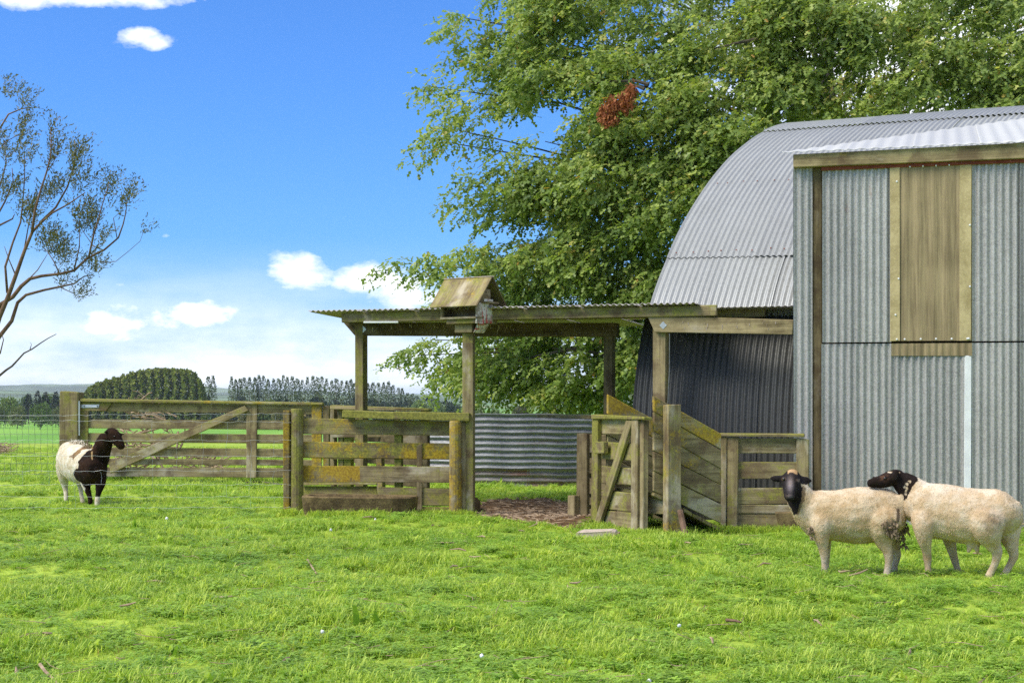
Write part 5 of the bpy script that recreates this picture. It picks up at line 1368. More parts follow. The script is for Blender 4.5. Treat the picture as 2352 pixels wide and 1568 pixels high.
# ------------------------------------------------------------------ sparse tree at the left edge
KAN = leaf_mat("fine_dark_leaves", [(0.0, (0.055, 0.060, 0.020)), (0.5, (0.125, 0.128, 0.036)), (0.85, (0.225, 0.205, 0.055)), (1.0, (0.22, 0.13, 0.05))], 0.2, 0.6)
YK = 13.0
kx = lambda u, v: (u * 0.4578, 172.3 + v * 0.4578)
BR = [([(-150, 1560), (-60, 1400), (0, 1215), (40, 1120), (80, 1000), (120, 880), (160, 790), (200, 740), (260, 690), (340, 650), (430, 590)], 0.024, 0.004),
      ([(-120, 1330), (0, 1150), (60, 1115), (110, 1060), (150, 1020), (210, 1012), (300, 1000), (370, 980), (440, 920), (520, 880), (590, 820), (620, 750), (630, 690), (635, 620)], 0.020, 0.003),
      ([(-130, 1500), (0, 1310), (60, 1230), (90, 1140), (130, 1105), (220, 1080), (300, 1065), (370, 1045), (420, 1015), (470, 1000)], 0.020, 0.003),
      ([(160, 790), (180, 680), (200, 580), (240, 480), (255, 400), (258, 260)], 0.012, 0.003), ([(40, 1090), (30, 960), (60, 840), (100, 740), (110, 640), (125, 520), (120, 400)], 0.011, 0.003),
      ([(200, 740), (280, 660), (340, 560), (375, 450), (380, 340)], 0.011, 0.003), ([(440, 920), (470, 800), (500, 720), (510, 650), (545, 540)], 0.009, 0.003),
      ([(-120, 790), (0, 750), (60, 720), (75, 700)], 0.012, 0.003), ([(-122, 880), (-100, 830), (-20, 720), (20, 640), (70, 540), (60, 470)], 0.013, 0.003),
      ([(500, 945), (580, 935), (640, 890), (700, 830), (718, 780)], 0.003, 0.0015), ([(-120, 420), (-20, 300), (40, 200), (110, 170), (150, 160)], 0.010, 0.003),
      ([(300, 1000), (270, 930), (230, 870)], 0.007, 0.002), ([(370, 980), (400, 860), (395, 720)], 0.007, 0.002), ([(300, 1065), (360, 1090), (400, 1110)], 0.005, 0.002),
      ([(110, 1060), (190, 980), (240, 900)], 0.006, 0.002), ([(520, 880), (470, 860), (410, 770)], 0.006, 0.002), ([(0, 1215), (20, 1160), (45, 1130)], 0.008, 0.003), ([(0, 1400), (20, 1330), (10, 1290)], 0.006, 0.002), ([(80, 1000), (45, 930), (20, 860)], 0.006, 0.002), ([(120, 880), (150, 700), (140, 600)], 0.006, 0.002), ([(590, 820), (570, 720), (600, 690)], 0.004, 0.002),
      ([(-121, 800), (-60, 700), (0, 560), (30, 440), (20, 330)], 0.009, 0.003), ([(-119, 520), (-40, 430), (30, 330), (100, 300)], 0.006, 0.002), ([(240, 480), (280, 420), (262, 330)], 0.004, 0.002)]
kroot = Vector(PX(-150, 1300, YK)); kroot.z = 0
kan = empty("sparse_tree", kroot, "wispy dark leaved tree leaning in from the left edge against the sky", "tree")
kb_ = [tube_data([kroot + Vector((0, 0, -0.2)), kroot + Vector((0.04, 0.02, 0.6)), PX(*kx(-215, 1680), YK), PX(*kx(-150, 1560), YK), PX(*kx(-130, 1480), YK), PX(*kx(-122, 1300), YK), PX(*kx(-120, 1000), YK), PX(*kx(-122, 800), YK), PX(*kx(-120, 600), YK), PX(*kx(-118, 420), YK), PX(*kx(-100, 330), YK)], [0.12, 0.095, 0.085, 0.075, 0.065, 0.055, 0.045, 0.035, 0.025, 0.016, 0.006], 8)]
for i, (pts, r0, r1) in enumerate(BR):
    dy = ((i * 37) % 11 - 5) * 0.06
    n = len(pts)
    P3 = [PX(*kx(u + random.uniform(-4, 4), v + random.uniform(-4, 4)), YK + dy * (k / max(n - 1, 1)) if i < 3 else YK + dy) for k, (u, v) in enumerate(pts)]
    kb_.append(tube_data(P3, np.linspace(r0, r1, n), 6))
V, Fc = join_data(kb_)
mesh_from("branches", V, Fc, BARKR, kan, smooth=True)
V, Fc = tube_data([PX(*kx(u, v), YK - 0.2) for u, v in ((-90, 1560), (0, 1505), (30, 1480), (60, 1460), (90, 1428), (120, 1395), (160, 1375), (210, 1340), (245, 1318), (283, 1299))], np.linspace(0.011, 0.003, 10), 6)
V2, F2 = tube_data([PX(*kx(u, v), YK - 0.2) for u, v in ((150, 1378), (158, 1350), (150, 1340))], [0.004, 0.002, 0.001], 4)
V, Fc = join_data([(V, Fc), (V2, F2)])
o = mesh_from("dead_branch", V, Fc, BARK, kan, smooth=True); o["label"] = "bare dead branch"
TU = [(30, 100, 30, 35), (120, 155, 35, 28), (130, 225, 30, 20), (90, 290, 45, 25), (110, 350, 25, 35), (30, 420, 30, 50), (110, 440, 20, 55), (155, 440, 9, 20), (255, 290, 20, 40), (255, 380, 26, 55), (240, 450, 22, 40), (372, 395, 40, 45), (365, 470, 42, 45), (350, 530, 28, 28), (440, 530, 32, 22), (270, 590, 45, 40), (230, 620, 36, 32), (130, 690, 48, 52), (150, 740, 38, 38), (380, 580, 32, 22), (380, 700, 36, 36), (450, 700, 28, 48), (410, 770, 46, 46), (460, 780, 36, 36), (520, 580, 42, 36), (550, 540, 22, 18), (620, 640, 32, 32), (640, 588, 18, 14), (660, 620, 13, 18), (600, 700, 22, 18), (240, 850, 70, 56), (285, 900, 60, 40), (320, 950, 36, 32), (500, 840, 28, 34), (440, 970, 46, 36), (480, 990, 28, 22), (300, 1060, 46, 20), (390, 1112, 42, 32), (715, 790, 10, 18), (545, 665, 11, 9), (15, 600, 30, 60), (60, 590, 22, 40), (-60, 340, 50, 50), (-80, 600, 60, 80)]
PP, DD = [], []
krng = np.random.default_rng(21)
for (u, v, ru, rv) in TU:
    nt = int(ru * rv / 70) + 3
    dy0 = krng.normal(0, 0.12)
    for _ in range(nt):
        a, r = krng.uniform(0, 6.283), krng.random() ** 0.72
        x, y = kx(u + ru * r * math.cos(a), v + rv * r * math.sin(a))
        c = np.array(PX(x, y, YK + dy0 + krng.normal(0, 0.10)))
        d = np.array([0.35, 0, 0.8]) + krng.normal(0, 0.35, 3); d /= np.linalg.norm(d)
        nl = 13
        f = np.linspace(0, 1, nl)
        PP.append(c + d * (f * 0.17)[:, None] + krng.normal(0, 0.004, (nl, 3)))
        DD.append(d * 0.8 + krng.normal(0, 0.55, (nl, 3)))
PP, DD = np.concatenate(PP), np.concatenate(DD)
leaf_cloud("crown", PP, DD, krng.normal(0, 1, PP.shape), krng.uniform(0.022, 0.04, len(PP)), krng.uniform(0.007, 0.011, len(PP)), np.clip(krng.normal(0.45, 0.25, len(PP)), 0, 1), KAN, kan, shape="needle")
print("kanuka leaves", len(PP))

# ------------------------------------------------------------------ far plain: shelter belts, poplars, trees, hills, cattle
FARL = leaf_mat("far_foliage", [(0.0, (0.55, 0.55, 0.5)), (0.6, (1.0, 1.0, 1.0)), (1.0, (1.7, 1.55, 1.2))], 0.25, 0.7, objcol=True)
frng = np.random.default_rng(33)
def far_crown_mesh(kind, n, leaf, seed):
    r = np.random.default_rng(seed)
    if kind == "poplar":
        h = r.random(n) ** 0.8
        w = 0.098 * np.clip(1.05 - np.abs(h * 2.0 - 1.0) ** 5, 0.34, 1) * (1 + 0.28 * np.sin(h * 8 + seed))
        a = r.uniform(0, 6.283, n); q = np.sqrt(r.random(n)) * w
        P = np.stack([q * np.cos(a), q * np.sin(a), 0.06 + h * 0.94], 1)
        D = np.stack([np.cos(a) * 0.4, np.sin(a) * 0.4, np.ones(n) * 0.25], 1) + r.normal(0, 0.3, (n, 3))
    elif kind == "conifer":
        h = r.random(n); w = 0.24 * (1 - h) ** 0.8 + 0.015
        a = r.uniform(0, 6.283, n); q = np.sqrt(r.random(n)) * w
        P = np.stack([q * np.cos(a), q * np.sin(a), 0.05 + h * 0.95], 1); D = np.stack([np.cos(a), np.sin(a), 0.2 * np.ones(n)], 1) + r.normal(0, 0.3, (n, 3))
    else:
        cs = r.normal(0, 1, (9, 3)); cs = cs / np.linalg.norm(cs, axis=1)[:, None] * np.array([0.34, 0.34, 0.26]); cs[:, 2] = np.abs(cs[:, 2]) * 0.9 + 0.36
        cs = np.vstack([cs, [[0, 0, 0.5]]]); i = r.integers(0, len(cs), n)
        g = r.normal(0, 1, (n, 3)); g = g / np.linalg.norm(g, axis=1)[:, None] * (r.random(n) ** 0.4)[:, None] * np.array([0.26, 0.26, 0.30])
        P = cs[i] + g; P[:, 2] = np.clip(P[:, 2], 0.04, 1); D = g + r.normal(0, 0.1, (n, 3))
    U = P - np.array([0, 0, 0.3]) + r.normal(0, 0.25, (n, 3))
    d = D / np.linalg.norm(D, axis=1)[:, None]; s = np.cross(d, U); s /= np.linalg.norm(s, axis=1)[:, None] + 1e-9
    T = [(0, 0.3), (0.6, 0.55), (1, 0.0), (0.55, -0.5)]
    V = np.stack([P + d * (leaf * a) + s * (leaf * b) for a, b in T], 1)
    me = np_mesh("crown", V.reshape(-1, 3), np.arange(4 * n), np.full(n, 4))
    lv = np.clip(0.5 + r.normal(0, 0.2, n) + 0.25 * (P[:, 2] - 0.5), 0, 1)
    a = me.attributes.new("lv", "FLOAT", "POINT"); a.data.foreach_set("value", np.repeat(lv, 4).astype(np.float32))
    me.materials.append(FARL)
    return me
def far_trunk_mesh():
    V, Fc = tube_data([(0, 0, -0.02), (0, 0, 0.3), (0, 0, 0.7)], [0.022, 0.018, 0.006], 5)
    me = bpy.data.meshes.new("trunk"); me.from_pydata([tuple(v) for v in V], [], Fc); me.materials.append(BARK); return me
FM = {k: [far_crown_mesh(k, n, lf, 40 + i) for i in range(4)] for k, n, lf in (("poplar", 560, 0.036), ("conifer", 600, 0.06), ("round", 1500, 0.072))}
FT = far_trunk_mesh()
def far_tree(name, px, ytop, wpx, Y, kind, col, label, group, i, gz=None):
    gz = float(ground_h(0, Y)) if gz is None else gz
    X = (px - CX) / F * Y; H = CH - (ytop - HY) / F * Y - gz
    e = empty(name, (X, Y, gz), label, "tree", group)
    if kind == "round": col = tuple(c * k for c, k in zip(col, (1.75, 1.75, 1.35)))
    wsc = wpx / F * Y / {"poplar": 0.21, "conifer": 0.46, "round": 0.95}[kind]
    for nm, me in (("crown", FM[kind][i % 4]), ("trunk", FT)):
        o = bpy.data.objects.new(nm, me); COL.objects.link(o); o.parent = e
        o.scale = (wsc, wsc, H); o.rotation_euler = (0, 0, i * 1.7)
        o.color = (*col, 1)
    return e
i = 0
pg = "poplars in the long row on the plain"
px = 478.0; pcount = {}
def ordinal(k): return "%d%s" % (k, {1: "st", 2: "nd", 3: "rd"}.get(k % 10 if k % 100 not in (11, 12, 13) else 0, "th"))
while px < 960:
    if px < 812: top = 864 + 0.012 * (px - 480) + frng.uniform(-4, 8)
    elif px < 905: top = 880 + frng.uniform(-4, 6)
    else: top = 884 + (px - 905) * 0.55 + frng.uniform(-4, 4)
    if frng.random() > 0.06:
        pside = px < 812
        pcount[pside] = pcount.get(pside, 0) + 1
        nm = "dark slender poplar, %s from the left in the row %s" % (ordinal(pcount[pside]), "between shelterbelt and lean-to post" if pside else "between lean-to post and birdhouse post")
        far_tree("poplar_tree", px, top, frng.uniform(13, 18), 1000 + frng.uniform(-15, 25), "poplar", (0.085, 0.118, 0.032), nm, pg + (" left of the post" if px < 812 else " right of the post"), i)
    px += frng.uniform(8.5, 13.0); i += 1
# clipped belt of trees (reads as one trimmed mass)
def belt():
    Yb = 860; top = [(188, 915), (200, 900), (220, 884), (250, 876), (280, 868), (310, 858), (340, 852), (370, 850), (400, 851), (430, 853), (448, 860), (462, 880), (472, 905), (478, 940)]
    r = np.random.default_rng(77); n = 20000
    gzb = float(ground_h(0, Yb))
    x = r.uniform(186, 480, n); yt = np.interp(x, [a for a, b in top], [b for a, b in top])
    lob = 4.0 * np.abs(np.sin(x * 0.16)) + 2.5 * np.abs(np.sin(x * 0.31 + 1))
    H = CH - (yt + 4 - lob - HY) / F * Yb - gzb
    h = 1 - r.random(n) ** 1.3
    dep = 9.0 * np.sqrt(np.clip(1 - h ** 3, 0, 1)) + 2.2 * np.sin(x * 0.33 + 2 * np.sin(h * 7))
    P = np.stack([(x - CX) / F * Yb, Yb - dep * np.sqrt(r.random(n)), gzb + 0.3 + H * h], 1)
    D = r.normal(0, 0.6, (n, 3)) + np.array([0, -0.3, 0.5]); U = r.normal(0, 0.5, (n, 3)) + np.array([0, -0.7, 0.6])
    lv = np.clip(0.42 + 0.22 * (h - 0.4) + 0.16 * np.sin(x * 0.33 + 2 * np.sin(h * 7)) + r.normal(0, 0.18, n), 0, 1)
    o = leaf_cloud("shelterbelt", P, D, U, r.uniform(0.9, 1.7, n), r.uniform(0.7, 1.2, n), lv, FARL, None, shape="blob", color=(0.150, 0.180, 0.030), loc=(float(P[:, 0].mean()), Yb, gzb))
    tag(o, "dense rounded clipped shelterbelt left of the poplar row", "hedge")
belt()
LT = [("round", 12, 899, 56, (0.075, 0.105, 0.032), 900, "light green tree at the left edge of the far tree line"), ("round", 58, 896, 40, (0.045, 0.066, 0.030), 980, "dull green tree second from the left edge of the far tree line"),
      ("conifer", 66, 904, 30, (0.016, 0.028, 0.022), 940, "blue-black pine left of the two round trees"), ("conifer", 86, 899, 30, (0.016, 0.028, 0.022), 960, "blue-black pine behind the round bush"), ("conifer", 104, 902, 32, (0.016, 0.028, 0.022), 940, "blue-black pine at the right end of the dark clump"), ("conifer", 128, 900, 30, (0.018, 0.030, 0.022), 970, "dark pine beside the top of the gate post"),
      ("round", 118, 897, 60, (0.060, 0.090, 0.030), 1040, "broad mid green tree in front of the far hills left of the gate post"), ("round", 178, 906, 50, (0.050, 0.078, 0.030), 1040, "green tree between the gate post and the shelterbelt"),
      ("round", 92, 912, 44, (0.055, 0.085, 0.026), 760, "bright rounded tree standing forward on the plain"), ("round", 40, 921, 36, (0.085, 0.100, 0.045), 780, "small grey-green bush left of the bright rounded tree"), ("round", 2, 925, 36, (0.06, 0.08, 0.03), 800, "low bush at the left edge of the plain"), ("round", 128, 928, 34, (0.07, 0.085, 0.04), 820, "pale small bush close to the left of the gate post"),
      ("round", 610, 905, 66, (0.070, 0.090, 0.032), 760, "olive rounded tree in front of the poplars above the gate"), ("round", 702, 910, 54, (0.13, 0.10, 0.05), 730, "tan brown rounded tree in front of the poplars"), ("round", 566, 916, 36, (0.11, 0.10, 0.05), 740, "small yellowish bush left of the olive tree"), ("round", 640, 918, 30, (0.10, 0.095, 0.045), 735, "small yellowish bush right of the olive tree"),
      ("round", 968, 906, 46, (0.085, 0.115, 0.050), 900, "pale green tree just right of the poplar row"), ("round", 1000, 912, 40, (0.085, 0.115, 0.055), 920, "second pale green tree right of the poplar row"), ("round", 1030, 925, 22, (0.04, 0.06, 0.035), 980, "small dark tree left of the birdhouse post"), ("round", 1050, 922, 26, (0.05, 0.07, 0.04), 980, "dark tree hidden partly by the birdhouse post"),
      ("round", 1100, 912, 44, (0.085, 0.105, 0.055), 560, "grey-green tree just right of the birdhouse post"), ("round", 1140, 922, 40, (0.075, 0.095, 0.05), 540, "grey-green tree over the left end of the iron wall"), ("round", 1200, 908, 70, (0.050, 0.052, 0.036), 420, "brownish bare looking tree behind the iron wall"), ("round", 1260, 916, 54, (0.06, 0.066, 0.042), 430, "dull olive tree behind the middle of the iron wall"), ("round", 1330, 918, 50, (0.06, 0.08, 0.045), 460, "green tree behind the right end of the iron wall"), ("round", 1400, 915, 60, (0.055, 0.075, 0.04), 470, "green tree behind the dark lean-to post"), ("round", 1455, 918, 50, (0.06, 0.08, 0.045), 480, "green tree beside the barn corner")]
for (kd, x, yt, w, col, Yt, lb) in LT:
    far_tree({"round": "round_tree", "conifer": "pine_tree"}[kd], x, yt, w, Yt, kd, col, lb, "trees on the far plain", i); i += 1
# low scrub along the foot of the poplars
sn = 3200; sx = frng.uniform(200, 1075, sn); shh = frng.random(sn)
topy = 925 + 10 * np.sin(sx * 0.11) * np.sin(sx * 0.037)
gz9 = float(ground_h(0, 985))
sP = np.stack([(sx - CX) / F * 985, 985 + frng.uniform(-12, 12, sn), gz9 + shh * (CH - (topy - HY) / F * 985 - gz9)], 1)
o = leaf_cloud("undergrowth", sP, frng.normal(0, 0.6, (sn, 3)) + np.array([0, 0, 0.6]), frng.normal(0, 0.6, (sn, 3)) + np.array([0, -0.7, 0.5]), frng.uniform(1.8, 3.2, sn), frng.uniform(1.3, 2.2, sn), np.clip(0.4 + frng.normal(0, 0.2, sn), 0, 1), FARL, None, shape="blob", kind="stuff", color=(0.026, 0.044, 0.024))
tag(o, "dark undergrowth along the foot of the poplar row", "undergrowth")
# hills on the horizon
for (Yh, pts, c_) in ((9000, [(-900, 905), (-500, 893), (-200, 886), (0, 884), (120, 882), (200, 881.5), (330, 884), (430, 887), (560, 893), (760, 899), (960, 905), (1200, 903), (1500, 905), (2000, 900), (2600, 893), (3200, 896)], (0.10, 0.13, 0.07)), (6000, [(-900, 900), (-300, 899), (0, 895), (60, 897), (140, 903), (300, 904), (600, 906), (1000, 909), (1300, 904), (1800, 906), (2500, 900), (3200, 903)], (0.09, 0.125, 0.06))):
    hx = np.linspace(-900, 3200, 240); hy = np.interp(hx, [a for a, b in pts], [b for a, b in pts]) + 0.8 * np.sin(hx * 0.05) + 0.5 * np.sin(hx * 0.13 + 1)
    zt = np.minimum(CH - (hy - HY) / F * Yh, 82.0)
    fr_ = np.linspace(0, 1, 8)
    gX, gF = np.meshgrid(hx, fr_)
    Xh = (gX - CX) / F * Yh; Yh_ = Yh - 1500 + 1500 * gF; Zh_ = -14.5 + (zt + 14.5)[None, :] * sstep(gF, 0, 1)
    me = grid_mesh("hills", Xh, Yh_, Zh_)
    hm = MT("hill_pasture"); p_ = hm.pos(); nn_ = hm.noise(p_, 0.0022, 5, 0.6)
    hm.bsdf(hm.mix(hm.rng(nn_, 0.4, 0.6), tuple(k * 0.7 for k in c_), tuple(k * 1.6 for k in c_)), 0.95, 0, None, 0.1)
    tag(link_mesh("hills", me, hm.m, smooth=True), "low hazy hills along the horizon", "hills", kind="structure")
# cattle far out on the plain
cv = [loft([((-0.9, 0, 1.05), 0.30, 0.34), ((-0.4, 0, 1.0), 0.36, 0.40), ((0.4, 0, 1.0), 0.36, 0.40), ((0.9, 0, 1.08), 0.28, 0.33)], 8), loft([((0.85, 0, 1.15), 0.18, 0.22), ((1.2, 0, 1.2), 0.15, 0.17), ((1.55, 0, 1.0), 0.09, 0.10)], 8)]
for sx_ in (-0.75, 0.72):
    for sy_ in (-0.2, 0.2): cv.append(loft([((sx_, sy_, 0.9), 0.12, 0.12), ((sx_, sy_, 0.45), 0.07, 0.07), ((sx_, sy_, 0.0), 0.07, 0.07)], 6))
V, Fc = join_data(cv); cme = bpy.data.meshes.new("cow"); cme.from_pydata([tuple(v) for v in V], [], Fc)
cme.materials.append(plain_mat("black_hide", (0.012, 0.011, 0.011), (0.03, 0.027, 0.025), 3, 0.8, 0.1, 0, "obj"))
for j, (x, y) in enumerate([(464, 1024), (486, 1025), (509, 1023), (536, 1026), (590, 1025), (612, 1026), (633, 1025), (646, 1024), (688, 1025), (704, 1024)]):
    Y = 15.42 * F / (y + 3 - HY)
    o = bpy.data.objects.new("cow", cme); COL.objects.link(o); o.location = ((x - CX) / F * Y, Y, float(ground_h(0, Y))); o.rotation_euler = (0, 0, [0.2, 3.0, 1.2, 2.8, 0.1, 3.3, 0.4, 2.6, 0.0, 3.1][j])
    tag(o, "tiny black cow, %s from the left of the cattle on the far plain" % ordinal(j + 1), "cow", "black cattle far out on the plain")
# heap of cut branches beyond the gate
hb = []
hr = random.Random(9)
for k in range(210):
    x = hr.uniform(225, 520) if k > 90 else hr.gauss(330, 45); Y = hr.uniform(28.3, 30.0)
    c = PX(x, 1000, Y); hmax = max(0.12, 1.15 * math.exp(-((x - 330) / 75) ** 2) + 0.30)
    z = hr.uniform(0.0, hmax); L = hr.uniform(0.25, 0.8); a = hr.uniform(0, 6.28); t = hr.gauss(0.1, 0.45)
    d = Vector((math.cos(a) * math.cos(t), math.sin(a) * math.cos(t) * 0.6, math.sin(t))) * L
    q = Vector((c.x, Y, z)); m_ = q + d * 0.5 + Vector((hr.gauss(0, 0.05), 0, hr.gauss(0, 0.04)))
    r = hr.choice([0.008, 0.010, 0.014, 0.022])
    hb.append(tube_data([q - d * 0.5, m_ - d * 0.25, q + d * 0.5], [r, r * 0.85, r * 0.4], 5))
V, Fc = join_data(hb)
tag(mesh_from("brush_pile", V, Fc, DRYW), "heap of dry tan cut branches behind the paddock gate", "brush pile")
hb = []
for k in range(60):
    q = PX(hr.gauss(5, 12), 1026, 40 + hr.uniform(-1, 1)); q.z = hr.uniform(0, 0.25); a = hr.uniform(0, 6.28); d = Vector((math.cos(a), math.sin(a), hr.gauss(0, 0.4))) * hr.uniform(0.1, 0.3)
    hb.append(tube_data([q - d, q + d], [0.015, 0.006], 4))
V, Fc = join_data(hb)
tag(mesh_from("branch_heap", V, Fc, DRYW), "small heap of brown sticks in the paddock at the left edge", "brush pile")

# ------------------------------------------------------------------ grass
def grass_mat():
    m = MT("grass_blades")
    c = m.attr("col", "Color")
    p = m.pos(); oi = m.n("ShaderNodeObjectInfo")
    big = m.noise(p, 0.55, 5, 0.6); mid = m.noise(p, 2.6, 4, 0.6, None, (4, 2, 0))
    t = m.mix(m.rng(m.math("ADD", m.math("MULTIPLY", big, 0.6), m.math("MULTIPLY", mid, 0.4)), 0.36, 0.64), (0.90, 0.95, 0.88), (1.12, 1.06, 1.02))
    c = m.mix(1.0, c, t, "MULTIPLY")
    c = m.mix(1.0, c, m.mix(oi.outputs["Random"], (0.8, 0.85, 0.85), (1.2, 1.12, 1.0)), "MULTIPLY")
    d = m.n("ShaderNodeBsdfPrincipled"); m.put(c, d.inputs["Base Color"]); d.inputs["Roughness"].default_value = 0.5; d.inputs["Specular IOR Level"].default_value = 0.3
    tr_ = m.n("ShaderNodeBsdfTranslucent"); m.put(m.mix(1.0, c, (1.1, 1.1, 0.8), "MULTIPLY"), tr_.inputs["Color"])
    x = m.n("ShaderNodeMixShader"); x.inputs[0].default_value = 0.48
    m.t.links.new(d.outputs[0], x.inputs[1]); m.t.links.new(tr_.outputs[0], x.inputs[2]); m.t.links.new(x.outputs[0], m.out.inputs["Surface"])
    return m.m
GRASSM = grass_mat()
GPAL = np.array([(0.20, 0.34, 0.036), (0.335, 0.48, 0.054), (0.45, 0.60, 0.080), (0.57, 0.69, 0.15)])
def tuft_mesh(seed, n, rad, hmin, hmax, lean, wid, clover=0, dry=0.03):
    r = np.random.default_rng(seed)
    V, L, Sz, C = [], [], [], []
    def add(poly, col):
        o = len(V); V.extend(poly); L.extend(range(o, o + len(poly))); Sz.append(len(poly)); C.extend([col] * len(poly))
    for _ in range(n):
        a = r.uniform(0, 6.283); q = math.sqrt(r.random()) * rad
        b = np.array([math.cos(a) * q, math.sin(a) * q, -0.005])
        h = r.uniform(hmin, hmax) * 0.82; az = r.uniform(0, 6.283); ln = lean * r.uniform(0.4, 1.3)
        dr = np.array([math.cos(az), math.sin(az), 0]); sd = np.array([-math.sin(az + 0.5), math.cos(az + 0.5), 0]) * wid * r.uniform(0.7, 1.3)
        col = GPAL[r.integers(0, 4)] * r.uniform(0.85, 1.15)
        if r.random() < dry: col = np.array((0.42, 0.34, 0.15)) * r.uniform(0.8, 1.2)
        p0, p1, p2, p3 = b, b + dr * h * ln * 0.22 + np.array([0, 0, h * 0.45]), b + dr * h * ln * 0.62 + np.array([0, 0, h * 0.82]), b + dr * h * ln * 1.15 + np.array([0, 0, h * (0.98 - 0.25 * ln)])
        add([p0 - sd, p0 + sd, p1 + sd * 0.9, p1 - sd * 0.9], col); add([p1 - sd * 0.9, p1 + sd * 0.9, p2 + sd * 0.6, p2 - sd * 0.6], col); add([p2 - sd * 0.6, p2 + sd * 0.6, p3], col)
    for _ in range(clover):
        a = r.uniform(0, 6.283); q = math.sqrt(r.random()) * rad
        c = np.array([math.cos(a) * q, math.sin(a) * q, r.uniform(0.015, 0.05)]); col = np.array((0.28, 0.45, 0.07)) * r.uniform(0.7, 1.35)
        for k in range(3):
            t = a + k * 2.094; e = np.array([math.cos(t), math.sin(t), r.uniform(-0.1, 0.3)]) * 0.016; f = np.array([-math.sin(t), math.cos(t), 0]) * 0.009
            add([c, c + e * 0.6 + f, c + e * 1.1, c + e * 0.6 - f], col)
    me = np_mesh("grass_tuft", np.array(V), np.array(L), np.array(Sz))
    at = me.attributes.new("col", "FLOAT_COLOR", "POINT"); at.data.foreach_set("color", np.concatenate([np.array(C), np.ones((len(C), 1))], 1).astype(np.float32).ravel())
    me.materials.append(GRASSM)
    return me
TUFTS = bpy.data.collections.new("grass_tufts")
for k, a in enumerate([(1, 34, 0.075, 0.025, 0.055, 0.9, 0.0026), (2, 30, 0.07, 0.03, 0.075, 1.1, 0.0026), (3, 22, 0.08, 0.02, 0.05, 1.2, 0.0030, 26), (4, 24, 0.06, 0.05, 0.11, 0.8, 0.0026, 0, 0.05), (5, 30, 0.09, 0.02, 0.05, 1.3, 0.0028, 8, 0.05), (6, 14, 0.09, 0.02, 0.045, 1.2, 0.003, 44), (7, 22, 0.07, 0.03, 0.08, 1.5, 0.0022, 0, 0.35), (8, 16, 0.075, 0.05, 0.10, 1.5, 0.011, 0, 0.0)]):
    o = bpy.data.objects.new("grass_tuft", tuft_mesh(*a)); TUFTS.objects.link(o)
grng = np.random.default_rng(91)
gxs, gys = [], []
for (ya, yb, dens) in ((6.6, 9, 230), (9, 12, 205), (12, 16, 165), (16, 22, 110), (22, 30, 60), (30, 46, 26)):
    wmax = 0.37 * yb + 1.2
    n = int((yb - ya) * 2 * wmax * dens)
    y = grng.uniform(ya, yb, n); x = grng.uniform(-wmax, wmax, n)
    k = np.abs(x) < 0.355 * y + 1.0
    gxs.append(x[k]); gys.append(y[k])
# longer grass around the feet of the timber
for (pxs, cnt) in (((667, 1182), 50), ((1048, 1184), 60), ((1075, 1184), 40), ((1460, 1226), 60), ((1540, 1222), 60), ((1660, 1216), 60), ((1690, 1216), 60), ((1370, 1207), 30), ((1420, 1222), 50), ((1500, 1224), 60), ((1600, 1214), 60), ((740, 1188), 50), ((790, 1190), 60), ((850, 1190), 60), ((910, 1188), 60), ((960, 1186), 60), ((1010, 1186), 60), ((1745, 1217), 60), ((1800, 1218), 60), ((1880, 1221), 50)):
    (a, b) = pxs; Y = CH * F / (b - HY); X = (a - CX) / F * Y
    gxs.append(X + grng.normal(0, 0.12, cnt)); gys.append(Y - 0.06 + grng.normal(0, 0.06, cnt))
gx_, gy_ = np.concatenate(gxs), np.concatenate(gys)
foot = np.arange(len(gx_)) >= sum(len(a) for a in gxs[:6])
keep = ~in_poly(gx_ + 0.10 * np.sin(gy_ * 9), gy_ + 0.08 * np.sin(gx_ * 11), DIRT_POLY)
# nothing grows inside the trough, the barn or the shed
tl = np.array([(gx_ - tc.x) * PF.a.x + (gy_ - tc.y) * PF.a.y, (gx_ - tc.x) * -PF.a.y + (gy_ - tc.y) * PF.a.x])
keep &= ~((np.abs(tl[0]) < 0.70) & (np.abs(tl[1]) < 0.27))
keep &= ~((gx_ > 0.60) & (gx_ < 1.05) & (gy_ > 15.15) & (gy_ < 15.65))
keep &= ~((((gx_ - HO[0]) * HD[0] + (gy_ - HO[1]) * HD[1]) > 0.0) & (((gx_ - HO[0]) * HA[0] + (gy_ - HO[1]) * HA[1]) > 0.0))
wn_ = (gx_ - WF.o.x) * WF.n.x + (gy_ - WF.o.y) * WF.n.y
keep &= ~((wn_ < 0.03) & (gx_ > 3.0))
gx_, gy_, foot = gx_[keep], gy_[keep], foot[keep]
N = len(gx_)
def nz2(x, y, s, o): return np.array([noise.fractal(Vector((a * s + o, b * s, o)), 1.0, 2.0, 3) for a, b in zip(x, y)])
lush = nz2(gx_, gy_, 0.9, 3.3) + 0.7 * nz2(gx_, gy_, 2.7, 9.1)
idx = grng.choice(7, N, p=[0.20, 0.14, 0.20, 0.06, 0.20, 0.14, 0.06])
idx = np.where((lush > 0.30) & (grng.random(N) < 0.6), 3, idx)
idx = np.where((grng.random(N) < 0.022) & (lush > -0.1), 7, idx)
idx = np.where(foot, np.where(grng.random(N) < 0.6, 3, 1), idx)
scl = np.clip(0.92 + 0.62 * lush + grng.normal(0, 0.12, N), 0.55, 2.1) * np.where(gy_ > 22, 1.25, 1.0)
scl = np.where(foot, grng.uniform(0.8, 1.5, N), scl)
gm = bpy.data.meshes.new("grass"); gm.vertices.add(N)
gm.vertices.foreach_set("co", np.stack([gx_, gy_, ground_h(gx_, gy_) - 0.002], 1).astype(np.float32).ravel())
